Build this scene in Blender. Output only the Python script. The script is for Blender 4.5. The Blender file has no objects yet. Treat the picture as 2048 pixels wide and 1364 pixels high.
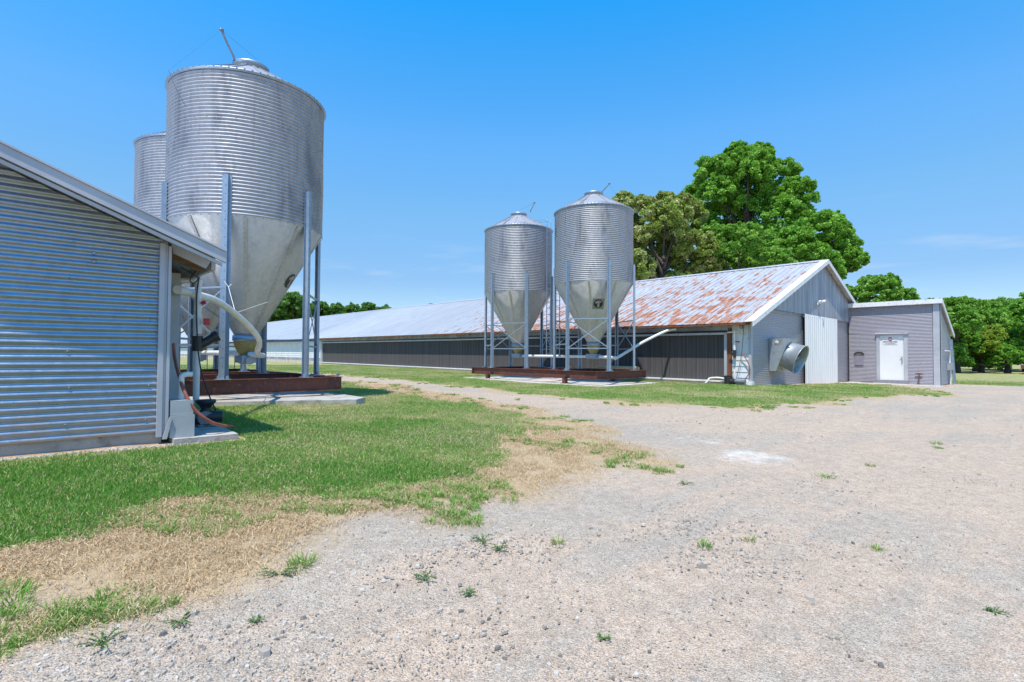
import bpy, math, random
import numpy as np
from mathutils import Matrix, Vector
SC = bpy.context.scene
COL = SC.collection
rnd = random.Random(7)
NR = np.random.default_rng(11)
PI = math.pi

# ------------------------------------------------------------------ camera
F, YAW, PIT, ROL, CH = 1050., .748, .0243, .0058, 1.1
_cy, _sy = math.cos(YAW), math.sin(YAW)
_Rx = np.array([[1, 0, 0], [0, math.cos(PIT), math.sin(PIT)], [0, -math.sin(PIT), math.cos(PIT)]])
_Rz = np.array([[math.cos(ROL), -math.sin(ROL), 0], [math.sin(ROL), math.cos(ROL), 0], [0, 0, 1]])
_R = _Rz @ _Rx @ np.array([[_cy, -_sy, 0], [0, 0, -1], [_sy, _cy, 0]])
cam = bpy.data.cameras.new('camera'); camo = bpy.data.objects.new('camera', cam); COL.objects.link(camo)
cam.sensor_width = 36; cam.lens = F / 2048 * 36; cam.clip_start = .05; cam.clip_end = 3000
camo.matrix_world = Matrix(((_R[0][0], -_R[1][0], -_R[2][0], 0), (_R[0][1], -_R[1][1], -_R[2][1], 0),
                            (_R[0][2], -_R[1][2], -_R[2][2], CH), (0, 0, 0, 1)))
SC.camera = camo

def at(px, py, x=None, y=None, z=None, d=None):
    """where the sight line through a point of the photograph meets a plane of the place"""
    r = _R.T @ np.array([(px - 1024) / F, (py - 682) / F, 1.])
    t = x / r[0] if x is not None else y / r[1] if y is not None else (z - CH) / r[2] if z is not None else d
    return (float(r[0] * t), float(r[1] * t), float(CH + r[2] * t))

# ------------------------------------------------------------------ world and sun
SUN = Vector((-.385, -.175, 1.)).normalized()
W = bpy.data.worlds.new('World'); SC.world = W; W.use_nodes = True
nt = W.node_tree; nt.nodes.clear()
out = nt.nodes.new('ShaderNodeOutputWorld'); bg = nt.nodes.new('ShaderNodeBackground')
sky = nt.nodes.new('ShaderNodeTexSky'); sky.sky_type = 'NISHITA'; sky.sun_disc = False
sky.sun_elevation = math.asin(SUN.z); sky.sun_rotation = math.atan2(SUN.x, SUN.y)
sky.air_density = .95; sky.dust_density = .2; sky.ozone_density = 2.0; sky.altitude = 200
hs = nt.nodes.new('ShaderNodeHueSaturation'); hs.inputs['Saturation'].default_value = 1.36; hs.inputs['Hue'].default_value = .497
bg.inputs['Strength'].default_value = .14
nt.links.new(sky.outputs[0], hs.inputs['Color'])
# a few faint wisps of cloud low above the horizon
tc = nt.nodes.new('ShaderNodeTexCoord'); sp = nt.nodes.new('ShaderNodeSeparateXYZ')
nt.links.new(tc.outputs['Generated'], sp.inputs[0])
mp = nt.nodes.new('ShaderNodeMapping'); mp.inputs['Scale'].default_value = (3, 3, 22)
nt.links.new(tc.outputs['Generated'], mp.inputs[0])
cn = nt.nodes.new('ShaderNodeTexNoise'); cn.inputs['Scale'].default_value = 2.0; cn.inputs['Detail'].default_value = 8
nt.links.new(mp.outputs[0], cn.inputs['Vector'])
cr = nt.nodes.new('ShaderNodeMapRange'); cr.inputs[1].default_value = .56; cr.inputs[2].default_value = .8
nt.links.new(cn.outputs[0], cr.inputs[0])
cz = nt.nodes.new('ShaderNodeMapRange'); cz.inputs[1].default_value = .26; cz.inputs[2].default_value = .06; cz.inputs[3].default_value = 0; cz.inputs[4].default_value = .6
nt.links.new(sp.outputs[2], cz.inputs[0])
mm = nt.nodes.new('ShaderNodeMath'); mm.operation = 'MULTIPLY'
nt.links.new(cr.outputs[0], mm.inputs[0]); nt.links.new(cz.outputs[0], mm.inputs[1])
mx = nt.nodes.new('ShaderNodeMixRGB'); mx.inputs[2].default_value = (3.0, 3.2, 3.4, 1)
# clear dry air: the glow towards the horizon is weaker and bluer than in the plain model
rp = nt.nodes.new('ShaderNodeValToRGB'); rp.color_ramp.interpolation = 'LINEAR'
nt.links.new(sp.outputs[2], rp.inputs[0])
for i, (ps, c) in enumerate(((0., (.30, .33, .37)), (.135, (.44, .39, .41)), (.26, (.80, .62, .54)), (.37, (.96, .78, .71)), (.48, (.70, .86, .82)), (.565, (.34, .92, .92)), (1., (.5, .8, .85)))):
    e = rp.color_ramp.elements[i] if i < 2 else rp.color_ramp.elements.new(ps)
    e.position = ps; e.color = (*c, 1)
ml = nt.nodes.new('ShaderNodeVectorMath'); ml.operation = 'MULTIPLY'; m2 = nt.nodes.new('ShaderNodeVectorMath'); m2.operation = 'SCALE'; m2.inputs['Scale'].default_value = 1.35
nt.links.new(hs.outputs[0], ml.inputs[0]); nt.links.new(rp.outputs[0], ml.inputs[1]); nt.links.new(ml.outputs[0], m2.inputs[0])
nt.links.new(mm.outputs[0], mx.inputs[0]); nt.links.new(m2.outputs[0], mx.inputs[1])
nt.links.new(mx.outputs[0], bg.inputs[0]); nt.links.new(bg.outputs[0], out.inputs[0])
sl = bpy.data.lights.new('sun', 'SUN'); sl.energy = 3.1; sl.angle = math.radians(.53); sl.color = (1, .94, .84)
so = bpy.data.objects.new('sun', sl); COL.objects.link(so); so.rotation_euler = SUN.to_track_quat('Z', 'Y').to_euler(); so.location = (0, 0, 50)
SC.view_settings.view_transform = 'Standard'; SC.view_settings.look = 'None'; SC.view_settings.gamma = 1
SC.view_settings.exposure = .95
SC.render.engine = 'CYCLES'

# ------------------------------------------------------------------ helpers
class MB:
    def __init__(s): s.v = []; s.f = []; s.sm = []
    def add(s, vs, fs, smooth=False):
        n = len(s.v); s.v += [tuple(map(float, p)) for p in vs]; s.f += [tuple(i + n for i in q) for q in fs]; s.sm += [smooth] * len(fs)
        return s
    def box(s, x0, x1, y0, y1, z0, z1):
        x0, x1 = sorted((x0, x1)); y0, y1 = sorted((y0, y1)); z0, z1 = sorted((z0, z1))
        return s.add([(x0, y0, z0), (x1, y0, z0), (x1, y1, z0), (x0, y1, z0), (x0, y0, z1), (x1, y0, z1), (x1, y1, z1), (x0, y1, z1)],
                     [(0, 3, 2, 1), (4, 5, 6, 7), (0, 1, 5, 4), (1, 2, 6, 5), (2, 3, 7, 6), (3, 0, 4, 7)])
    def bar(s, p, q, w, h, up=(0, 0, 1)):
        p = Vector(p); q = Vector(q); d = (q - p).normalized(); u = Vector(up)
        a = d.cross(u)
        if a.length < 1e-4: a = d.cross(Vector((1, 0, 0)))
        a.normalize(); b = a.cross(d)
        vs = [e + a * (w / 2 * i) + b * (h / 2 * j) for e in (p, q) for i, j in ((-1, -1), (1, -1), (1, 1), (-1, 1))]
        return s.add(vs, [(0, 1, 2, 3), (7, 6, 5, 4), (0, 4, 5, 1), (1, 5, 6, 2), (2, 6, 7, 3), (3, 7, 4, 0)])
    def prism(s, poly, off):
        """closed polygon pushed along off"""
        n = len(poly); o = Vector(off); a = [Vector(p) for p in poly]
        vs = a + [p + o for p in a]
        return s.add(vs, [tuple(range(n))[::-1], tuple(range(n, 2 * n))] + [(i, (i + 1) % n, n + (i + 1) % n, n + i) for i in range(n)])
    def tube(s, pts, r, n=10, cap=True):
        P = [Vector(p) for p in pts]; R = r if isinstance(r, (list, tuple)) else [r] * len(P)
        t0 = (P[1] - P[0]).normalized(); a = t0.orthogonal().normalized(); vs = []
        for i, p in enumerate(P):
            t = ((P[min(i + 1, len(P) - 1)] - P[max(i - 1, 0)])).normalized()
            a = (a - t * a.dot(t)).normalized(); b = t.cross(a)
            vs += [p + (a * math.cos(2 * PI * k / n) + b * math.sin(2 * PI * k / n)) * R[i] for k in range(n)]
        fs = [(i * n + k, i * n + (k + 1) % n, (i + 1) * n + (k + 1) % n, (i + 1) * n + k) for i in range(len(P) - 1) for k in range(n)]
        s.add(vs, fs, True)
        if cap:
            s.add(vs[:n], [tuple(range(n))[::-1]]); s.add(vs[-n:], [tuple(range(n))])
        return s
    def lathe(s, c, prof, n=48, cap0=False, cap1=False, smooth=True, axis=None):
        A = Vector(axis).normalized() if axis else Vector((0, 0, 1))
        a = A.orthogonal().normalized() if axis else Vector((1, 0, 0)); b = A.cross(a); c = Vector(c); vs = []
        for r, z in prof:
            vs += [c + A * z + (a * math.cos(2 * PI * k / n) + b * math.sin(2 * PI * k / n)) * r for k in range(n)]
        s.add(vs, [(i * n + k, i * n + (k + 1) % n, (i + 1) * n + (k + 1) % n, (i + 1) * n + k) for i in range(len(prof) - 1) for k in range(n)], smooth)
        if cap0: s.add(vs[:n], [tuple(range(n))[::-1]])
        if cap1: s.add(vs[-n:], [tuple(range(n))])
        return s
    def build(s, name, mat, parent=None, loc=None, extra=None):
        n1 = len(s.f)
        if extra: s.add(extra[0].v, extra[0].f); s.sm[n1:] = extra[0].sm
        me = bpy.data.meshes.new(name)
        o = Vector(parent_loc(parent)) if parent else Vector(loc) if loc else Vector((0, 0, 0))
        me.from_pydata([(v[0] - o.x, v[1] - o.y, v[2] - o.z) for v in s.v], [], s.f); me.update()
        me.polygons.foreach_set('use_smooth', s.sm)
        me.materials.append(mat)
        if extra:
            me.materials.append(extra[1]); me.polygons.foreach_set('material_index', [0] * n1 + [1] * (len(s.f) - n1))
        ob = bpy.data.objects.new(name, me); COL.objects.link(ob)
        if parent: ob.parent = parent
        else: ob.location = o
        return ob
def parent_loc(p):
    v = Vector((0, 0, 0))
    while p: v = v + p.location; p = p.parent
    return v
def tag(o, label=None, cat=None, group=None, kind=None):
    if label: o['label'] = label
    if cat: o['category'] = cat
    if group: o['group'] = group
    if kind: o['kind'] = kind
    return o
def thing(name, label, cat, loc, group=None):
    o = bpy.data.objects.new(name, None); COL.objects.link(o); o.location = loc; o.empty_display_size = .2
    return tag(o, label, cat, group)
def copy_tree(o, parent=None):
    c = o.copy(); COL.objects.link(c)
    if parent: c.parent = parent
    for ch in [k for k in bpy.data.objects if k.parent == o]: copy_tree(ch, c)
    return c
def bez(pts, n=8):
    """smooth curve through the points"""
    P = [Vector(p) for p in pts]; o = []
    for i in range(len(P) - 1):
        a, b, c, d = P[max(i - 1, 0)], P[i], P[i + 1], P[min(i + 2, len(P) - 1)]
        for k in range(n):
            t = k / n
            o.append(.5 * ((2 * b) + (c - a) * t + (2 * a - 5 * b + 4 * c - d) * t * t + (3 * b - a - 3 * c + d) * t ** 3))
    return o + [P[-1]]
def npmesh(name, verts, faces_n, loops, mat, attr=None, smooth=False):
    """verts (n,3), all faces with faces_n corners, loops flat index array, attr {name: per-vertex floats}"""
    me = bpy.data.meshes.new(name); nv = len(verts); nf = len(loops) // faces_n
    me.vertices.add(nv); me.vertices.foreach_set('co', np.ascontiguousarray(verts, np.float32).ravel())
    me.loops.add(len(loops)); me.loops.foreach_set('vertex_index', np.ascontiguousarray(loops, np.int32))
    me.polygons.add(nf); me.polygons.foreach_set('loop_start', np.arange(0, nf * faces_n, faces_n, dtype=np.int32))
    me.polygons.foreach_set('loop_total', np.full(nf, faces_n, np.int32))
    me.polygons.foreach_set('use_smooth', np.full(nf, smooth))
    for k, a in (attr or {}).items():
        at_ = me.attributes.new(k, 'FLOAT', 'POINT'); at_.data.foreach_set('value', np.ascontiguousarray(a, np.float32))
    me.materials.append(mat); me.update(); me.validate()
    ob = bpy.data.objects.new(name, me); COL.objects.link(ob); return ob
_L = NR.random((64, 64))
def vn(x, y, s=1., o=0):
    """value noise 0..1"""
    x = np.asarray(x) * s + 13.7 * o; y = np.asarray(y) * s + 7.3 * o
    i = np.floor(x).astype(int); j = np.floor(y).astype(int); u = x - i; v = y - j; u = u * u * (3 - 2 * u); v = v * v * (3 - 2 * v)
    g = lambda a, b: _L[a % 64, b % 64]
    return (g(i, j) * (1 - u) + g(i + 1, j) * u) * (1 - v) + (g(i, j + 1) * (1 - u) + g(i + 1, j + 1) * u) * v

# ------------------------------------------------------------------ materials
class N:
    def __init__(s, name):
        s.m = bpy.data.materials.new(name); s.m.use_nodes = True; s.t = s.m.node_tree; s.b = s.t.nodes['Principled BSDF']; s.o = s.t.nodes['Material Output']
    def n(s, ty, **k):
        q = s.t.nodes.new('ShaderNode' + ty)
        for a, b in k.items():
            if a.startswith('i_'):
                key = a[2:]; q.inputs[int(key) if key.isdigit() else key.replace('_', ' ')].default_value = b
            else: setattr(q, a, b)
        return q
    def l(s, a, b): s.t.links.new(a, b)
    def coord(s, scale=(1, 1, 1), obj=True):
        c = s.n('TexCoord'); m = s.n('Mapping'); m.inputs['Scale'].default_value = scale; s.l(c.outputs['Object'], m.inputs[0]); return m.outputs[0]
    def noise(s, vec, sc, det=4, rough=.55, dist=0):
        q = s.n('TexNoise'); q.inputs['Scale'].default_value = sc; q.inputs['Detail'].default_value = det; q.inputs['Roughness'].default_value = rough
        q.inputs['Distortion'].default_value = dist; s.l(vec, q.inputs['Vector']); return q.outputs[0]
    def rng(s, v, a, b, c=0., d=1.):
        q = s.n('MapRange'); 
        for i, k in enumerate((a, b, c, d)): q.inputs[i + 1].default_value = k
        s.l(v, q.inputs[0]); return q.outputs[0]
    def mix(s, f, a, b, mode='MIX'):
        q = s.n('MixRGB', blend_type=mode)
        for i, k in ((0, f), (1, a), (2, b)):
            if hasattr(k, 'links') or hasattr(k, 'is_linked'): s.l(k, q.inputs[i])
            else: q.inputs[i].default_value = k if i == 0 else (*k, 1)
        return q.outputs[0]
    def math(s, op, a, b=0.):
        q = s.n('Math', operation=op)
        for i, k in ((0, a), (1, b)):
            if hasattr(k, 'is_linked'): s.l(k, q.inputs[i])
            else: q.inputs[i].default_value = k
        return q.outputs[0]
    def bump(s, h, st=.3, d=.01):
        q = s.n('Bump'); q.inputs['Strength'].default_value = st; q.inputs['Distance'].default_value = d; s.l(h, q.inputs['Height']); s.l(q.outputs[0], s.b.inputs['Normal'])
    def fin(s, col=None, rough=.6, metal=0., spec=None):
        if col is not None:
            if hasattr(col, 'is_linked'): s.l(col, s.b.inputs['Base Color'])
            else: s.b.inputs['Base Color'].default_value = (*col, 1)
        if hasattr(rough, 'is_linked'): s.l(rough, s.b.inputs['Roughness'])
        else: s.b.inputs['Roughness'].default_value = rough
        if hasattr(metal, 'is_linked'): s.l(metal, s.b.inputs['Metallic'])
        else: s.b.inputs['Metallic'].default_value = metal
        if spec is not None: s.b.inputs['Specular IOR Level'].default_value = spec
        return s.m
def mottled(name, c1, c2, sc=3., stretch=(1, 1, 1), rough=.6, metal=0., lo=.35, hi=.65, bump=0, bsc=60, c3=None, sc3=30, det=5, spec=None):
    n = N(name); v = n.coord(stretch); f = n.rng(n.noise(v, sc, det), lo, hi); c = n.mix(f, c1, c2)
    if c3: c = n.mix(n.rng(n.noise(n.coord(), sc3, 3), .56, .7), c, c3)
    if bump: n.bump(n.noise(n.coord(), bsc, 3), bump, .01)
    return n.fin(c, rough, metal, spec)
def zinc(name, light, dark, rough=.42, metal=.85, stain=None, amt=(.5, .72), stretch=(1.2, 1.2, .35), sc=1.5):
    n = N(name); v = n.coord()
    f = n.rng(n.noise(v, 9, 6, .7), .3, .7); c = n.mix(f, dark, light)
    if stain:
        w = n.noise(n.coord(stretch), sc, 7, .65, .6); f2 = n.rng(w, *amt); c = n.mix(f2, c, stain)
        f3 = n.rng(n.noise(n.coord((14, 14, .5)), 1, 4, .6), .55, .8, 0, .55); c = n.mix(f3, c, stain)
    r = n.rng(n.noise(v, 25, 3), .2, .8, rough - .08, rough + .14)
    if 'near' in name:
        sp = n.n('SeparateXYZ'); n.l(v, sp.inputs[0]); mud = n.math('MULTIPLY', n.rng(sp.outputs[2], .55, .06, 0, 1), n.rng(n.noise(v, 6, 6, .7), .35, .65, .1, .8)); c = n.mix(mud, c, (.34, .25, .17)); metal = n.rng(mud, 0, 1, metal, 0.)
    return n.fin(c, r, metal)
M = {}
M['silo'] = zinc('galvanized_silo', (.40, .40, .415), (.29, .30, .33), .5, .3, (.15, .16, .19), (.52, .70))
M['cone'] = zinc('galvanized_cone', (.60, .585, .55), (.50, .485, .455), .48, .5, (.36, .335, .30), (.52, .8), (2.5, 2.5, .4))
M['leg'] = zinc('galvanized_leg', (.36, .43, .50), (.27, .34, .42), .42, .65)
M['sidingn'] = zinc('galvanized_siding_near', (.38, .43, .50), (.29, .34, .41), .32, .75, (.33, .34, .36), (.6, .8), (.3, .3, 2))
M['sidinga'] = zinc('mauve_siding', (.35, .33, .37), (.28, .27, .31), .45, .3, (.30, .27, .27), (.6, .8), (.3, .3, 2))
M['siding'] = zinc('galvanized_siding', (.42, .41, .44), (.34, .34, .37), .42, .4, (.40, .38, .36), (.6, .8), (.3, .3, 2))
M['trim'] = mottled('grey_white_trim', (.47, .48, .51), (.39, .40, .44), 2, rough=.45, metal=.15)
M['doorpaint'] = mottled('plain_white_door', (.74, .74, .75), (.70, .70, .71), 1, rough=.45)
M['white'] = mottled('white_paint', (.78, .78, .77), (.68, .69, .70), 2, (1, 1, .3), .5, c3=(.52, .50, .46), sc3=7)
M['whitelap'] = mottled('white_siding', (.72, .73, .74), (.60, .62, .64), 2, (1, 1, .3), .55, c3=(.5, .48, .44), sc3=5)
M['pvc'] = mottled('white_pvc', (.78, .77, .74), (.66, .65, .62), 4, rough=.35)
M['conc'] = mottled('concrete', (.44, .42, .38), (.33, .31, .28), 3, rough=.9, bump=.6, bsc=40, c3=(.25, .23, .2), sc3=6)
M['concl'] = mottled('pale_concrete', (.56, .52, .46), (.46, .42, .37), 2, rough=.9, bump=.4, bsc=40, c3=(.38, .30, .24), sc3=2.5)
M['rust'] = mottled('rusty_beam_paint', (.15, .045, .028), (.095, .028, .02), 3, rough=.62, bump=.2, c3=(.20, .09, .06), sc3=14)
M['wood'] = mottled('rough_wood', (.30, .19, .11), (.18, .11, .065), 4, (1, 1, 6), .85)
M['rustwood'] = mottled('reddish_wood', (.22, .08, .035), (.13, .045, .025), 4, (3, 3, .5), .85)
M['paleplank'] = mottled('pale_plank', (.52, .36, .2), (.40, .27, .15), 6, rough=.8)
M['black'] = mottled('black_plastic', (.018, .018, .022), (.03, .03, .035), 8, rough=.4)
M['rubber'] = mottled('black_cable', (.02, .02, .025), (.03, .03, .035), 8, rough=.6)
M['hose'] = mottled('brown_hose', (.34, .10, .055), (.24, .07, .04), 10, rough=.45)
M['red'] = mottled('red_plastic', (.55, .03, .03), (.42, .02, .025), 9, rough=.4)
M['pumpgrey'] = mottled('grey_motor', (.22, .24, .27), (.15, .16, .18), 9, rough=.4, metal=.3)
M['boot'] = mottled('yellowed_plastic', (.42, .31, .10), (.30, .22, .07), 5, rough=.35, c3=(.5, .42, .2))
M['bluebox'] = mottled('pale_box', (.40, .42, .43), (.33, .35, .36), 4, rough=.6, c3=(.42, .38, .32), sc3=5)
M['logo_black'] = mottled('black_decal', (.012, .014, .014), (.02, .022, .022), 8, rough=.4)
M['logo_grey'] = mottled('faded_white_decal', (.42, .38, .38), (.33, .30, .30), 8, rough=.5)
M['logo_red'] = mottled('faded_red_decal', (.40, .16, .20), (.30, .12, .15), 12, rough=.5)
M['decal_grey'] = mottled('decal_backing', (.27, .28, .25), (.22, .23, .20), 7, rough=.5, metal=.3)
M['ink'] = mottled('grey_ink', (.16, .17, .19), (.2, .21, .22), 8, rough=.6)
M['bark'] = mottled('bark', (.09, .07, .05), (.05, .04, .03), 3, (4, 4, .6), .9, bump=.8, bsc=9)
M['straw'] = None
M['blackmail'] = mottled('dark_plaque', (.035, .035, .045), (.06, .06, .05), 9, rough=.5)
M['greyplaque'] = mottled('grey_plaque', (.20, .19, .23), (.25, .24, .27), 9, rough=.6)
M['soil'] = mottled('red_soil', (.50, .24, .12), (.40, .24, .14), 3, rough=.95, bump=.8, bsc=30)
M['farred'] = mottled('rusty_trailer_steel', (.20, .05, .03), (.13, .04, .03), 3, rough=.7)
M['fanwhite'] = mottled('fan_galvanized', (.46, .50, .53), (.36, .40, .43), 3, (1, 1, .4), rough=.45, metal=.6, c3=(.33, .33, .30), sc3=5)

def roof_mat(name, y0, y1, rusty):
    """panel roof: zinc sheets with rust in streaks that stop at the panel edges"""
    n = N(name); c = n.n('TexCoord'); sp = n.n('SeparateXYZ'); n.l(c.outputs['Object'], sp.inputs[0])
    X, Y = sp.outputs[0], sp.outputs[1]
    pid = n.math('FLOOR', n.math('DIVIDE', Y, .3)); sub = n.math('FLOOR', n.math('DIVIDE', Y, .1))
    wn = n.n('TexWhiteNoise', noise_dimensions='1D'); n.l(sub, wn.inputs['W'])
    cv = n.n('CombineXYZ'); n.l(X, cv.inputs[0]); n.l(n.math('MULTIPLY', Y, 1.5), cv.inputs[1]); 
    offs = n.math('MULTIPLY', wn.outputs[0], 1.3); n.l(offs, cv.inputs[2])
    big = n.noise(cv.outputs[0], 1.45, 4, .55)
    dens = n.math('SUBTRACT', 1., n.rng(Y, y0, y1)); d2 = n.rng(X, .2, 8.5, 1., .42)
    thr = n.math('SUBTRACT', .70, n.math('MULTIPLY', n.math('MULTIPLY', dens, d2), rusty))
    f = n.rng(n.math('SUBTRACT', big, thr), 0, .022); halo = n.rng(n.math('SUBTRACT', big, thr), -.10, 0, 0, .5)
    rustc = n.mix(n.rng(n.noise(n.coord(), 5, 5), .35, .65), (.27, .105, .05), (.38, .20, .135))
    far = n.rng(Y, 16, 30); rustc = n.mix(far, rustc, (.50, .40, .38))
    base = n.mix(n.rng(n.noise(n.coord((.4, 3, 1)), 1.4, 6), .35, .7), (.62, .63, .63), (.50, .50, .51))
    wn2 = n.n('TexWhiteNoise', noise_dimensions='1D'); n.l(pid, wn2.inputs['W'])
    base = n.mix(n.rng(wn2.outputs[0], 0, 1, 0, .22), base, (.42, .43, .45))
    base = n.mix(n.math('MULTIPLY', halo, dens), base, (.50, .38, .34)); col = n.mix(f, base, rustc)
    met = n.rng(f, 0, 1, .45, 0.); r = n.rng(f, 0, 1, .5, .9)
    return n.fin(col, r, met)
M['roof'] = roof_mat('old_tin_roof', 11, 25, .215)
M['roofl'] = mottled('tin_roof', (.62, .62, .64), (.5, .5, .52), 2, rough=.45, metal=.5)

def pad_mat():
    n = N('cooling_pad'); c = n.n('TexCoord'); sp = n.n('SeparateXYZ'); n.l(c.outputs['Object'], sp.inputs[0])
    st = n.noise(n.coord((1, 5.5, .06)), 2.2, 5, .75)
    c1 = n.mix(n.rng(st, .3, .68), (.028, .027, .036), (.13, .12, .12))
    fine = n.noise(n.coord((1, 30, 20)), 1.5, 3, .8); c1 = n.mix(n.rng(fine, .4, .7, 0, .5), c1, (.03, .028, .03))
    w = n.n('TexWave', wave_type='BANDS', bands_direction='Z'); w.inputs['Scale'].default_value = 12; w.inputs['Distortion'].default_value = 2.5
    n.l(n.coord((1, 2, 1)), w.inputs['Vector']); n.bump(w.outputs[0], .6, .02)
    return n.fin(c1, .85)
M['pad'] = pad_mat()
def gable_mat():
    n = N('weathered_grey_sheet'); st = n.noise(n.coord((3.2, 1, .28)), 1.3, 6, .7)
    c = n.mix(n.rng(st, .42, .72), (.27, .29, .33), (.52, .54, .56))
    return n.fin(c, .5, .35)
M['gable'] = gable_mat()
def door_mat():
    n = N('streaked_white_door'); st = n.noise(n.coord((5, 1, .3)), 1.2, 5, .7)
    c = n.mix(n.rng(st, .52, .78), (.76, .76, .75), (.50, .49, .45)); return n.fin(c, .5, .1)
M['slide'] = door_mat()

def ground_mat():
    n = N('ground'); o = n.coord(); A = lambda k: (lambda q: q.outputs['Fac'])(n.n('Attribute', attribute_name=k))
    gr, stw, wh, soil, grey, trk_ = A('grass'), A('straw'), A('white'), A('soil'), A('grey'), A('track')
    big = n.noise(o, .35, 5, .6); med = n.noise(o, 2.2, 6, .65); fin_ = n.noise(o, 28, 6, .75)
    sand = n.mix(n.rng(med, .3, .7), (.66, .50, .365), (.56, .44, .33))
    gravel = n.mix(n.rng(med, .35, .65), (.46, .39, .315), (.55, .47, .37))
    gm = n.math('ADD', n.math('MULTIPLY', grey, .55), n.math('SUBTRACT', n.math('MULTIPLY', med, .7), .18))
    gm = n.math('ADD', gm, n.math('MULTIPLY', n.math('SUBTRACT', big, .5), 1.9))
    mt = n.n('Mapping'); mt.inputs['Rotation'].default_value = (0, 0, .5); mt.inputs['Scale'].default_value = (.22, 1.5, 1); n.l(n.coord(), mt.inputs[0])
    trk = n.noise(mt.outputs[0], 1.2, 5, .6, .8); gm = n.math('ADD', gm, n.math('MULTIPLY', n.math('SUBTRACT', trk, .5), 1.5))
    gm = n.math('SUBTRACT', gm, n.math('MULTIPLY', trk_, .5))
    base = n.mix(n.rng(gm, .36, .66), sand, gravel); base = n.mix(n.rng(trk, .34, .44, .35, 0), base, (.68, .52, .38))
    v1 = n.n('TexVoronoi'); v1.inputs['Scale'].default_value = 120; n.l(o, v1.inputs['Vector'])
    sr = n.n('SeparateColor'); n.l(v1.outputs['Color'], sr.inputs[0])
    speck = n.mix(n.rng(sr.outputs[0], 0, 1), (.22, .195, .165), (.64, .57, .47))
    pm = n.math('MULTIPLY', n.rng(sr.outputs[1], .78, .88), n.rng(n.math('ADD', gm, n.math('MULTIPLY', fin_, .3)), .2, .7, .25, .85))
    base = n.mix(pm, base, speck)
    v2 = n.n('TexVoronoi'); v2.inputs['Scale'].default_value = 250; n.l(o, v2.inputs['Vector']); s2 = n.n('SeparateColor'); n.l(v2.outputs['Color'], s2.inputs[0])
    base = n.mix(n.rng(s2.outputs[0], .62, .72, 0, .6), base, (.17, .145, .125)); base = n.mix(n.rng(s2.outputs[1], .78, .86, 0, .6), base, (.60, .54, .47))
    base = n.mix(n.rng(n.noise(o, 13, 9, .85), .42, .58, 0, .6), base, n.mix(1., base, (.62, .60, .58), 'MULTIPLY'))
    base = n.mix(n.rng(n.noise(o, 70, 4, .8), .50, .62, 0, .5), base, (.20, .17, .145))
    strawc = n.mix(n.rng(fin_, .3, .7), (.50, .38, .23), (.36, .26, .155)); strawc = n.mix(n.rng(med, .5, .7, 0, .5), strawc, (.34, .26, .19))
    base = n.mix(stw, base, strawc)
    base = n.mix(soil, base, n.mix(n.rng(med, .3, .7), (.42, .20, .10), (.36, .26, .17)))
    grassc = n.mix(n.rng(n.noise(o, 3.2, 7, .75), .38, .60), (.15, .23, .055), (.42, .35, .18)); grassc = n.mix(n.rng(fin_, .5, .75, 0, .6), grassc, (.05, .09, .02))
    gsel = n.rng(n.math('ADD', gr, n.math('MULTIPLY', n.math('SUBTRACT', n.noise(o, 6, 5, .7), .5), .6)), .35, .6)
    base = n.mix(gsel, base, grassc); base = n.mix(n.rng(n.math('ADD', wh, n.math('MULTIPLY', n.math('SUBTRACT', n.noise(o, 7, 9, .9), .5), 2.6)), .25, .85, 0, .75), base, (.70, .68, .63))
    h = n.math('ADD', n.math('MULTIPLY', fin_, .6), n.math('MULTIPLY', v1.outputs['Distance'], -.6)); n.bump(h, .8, .014)
    return n.fin(base, .95, 0, .2)
M['ground'] = ground_mat()

def leafy(name, c1, c2, c3, trans=.35, rough=.55):
    n = N(name); a = n.n('Attribute', attribute_name='tint')
    c = n.mix(n.rng(a.outputs['Fac'], 0, .5), c1, c2); c = n.mix(n.rng(a.outputs['Fac'], .5, 1), c, c3)
    n.fin(c, rough, 0, .3)
    tr = n.n('BsdfTranslucent'); n.l(n.mix(.5, c, (.25, .45, .03), 'MIX') if trans > .2 else c, tr.inputs[0])
    ms = n.n('MixShader'); ms.inputs[0].default_value = trans; n.l(n.b.outputs[0], ms.inputs[1]); n.l(tr.outputs[0], ms.inputs[2]); n.l(ms.outputs[0], n.o.inputs[0])
    return n.m
M['leafA'] = leafy('leaf_bright', (.09, .24, .024), (.19, .42, .045), (.30, .54, .09))
M['leafB'] = leafy('leaf_olive', (.14, .21, .035), (.32, .39, .08), (.64, .60, .30))
M['leafC'] = leafy('leaf_mid', (.09, .25, .03), (.19, .40, .05), (.31, .52, .10))
M['leafD'] = leafy('leaf_yellow', (.13, .22, .025), (.26, .36, .04), (.38, .42, .06))
M['leafE'] = leafy('leaf_far', (.06, .17, .03), (.11, .25, .05), (.17, .34, .08))
M['blade'] = leafy('grass_blade', (.11, .30, .04), (.27, .42, .10), (.60, .49, .28), .38)
M['dry'] = leafy('dry_straw', (.36, .25, .13), (.58, .42, .24), (.72, .58, .38), .2)
M['weed'] = leafy('weed_leaf', (.09, .18, .05), (.14, .24, .08), (.24, .32, .13), .25)
def stone_mat():
    n = N('stone'); a = n.n('Attribute', attribute_name='tint')
    c = n.mix(n.rng(a.outputs['Fac'], 0, .6), (.13, .122, .115), (.42, .375, .32)); c = n.mix(n.rng(a.outputs['Fac'], .6, 1), c, (.52, .475, .42))
    return n.fin(c, .85)
M['stone'] = stone_mat()

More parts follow.
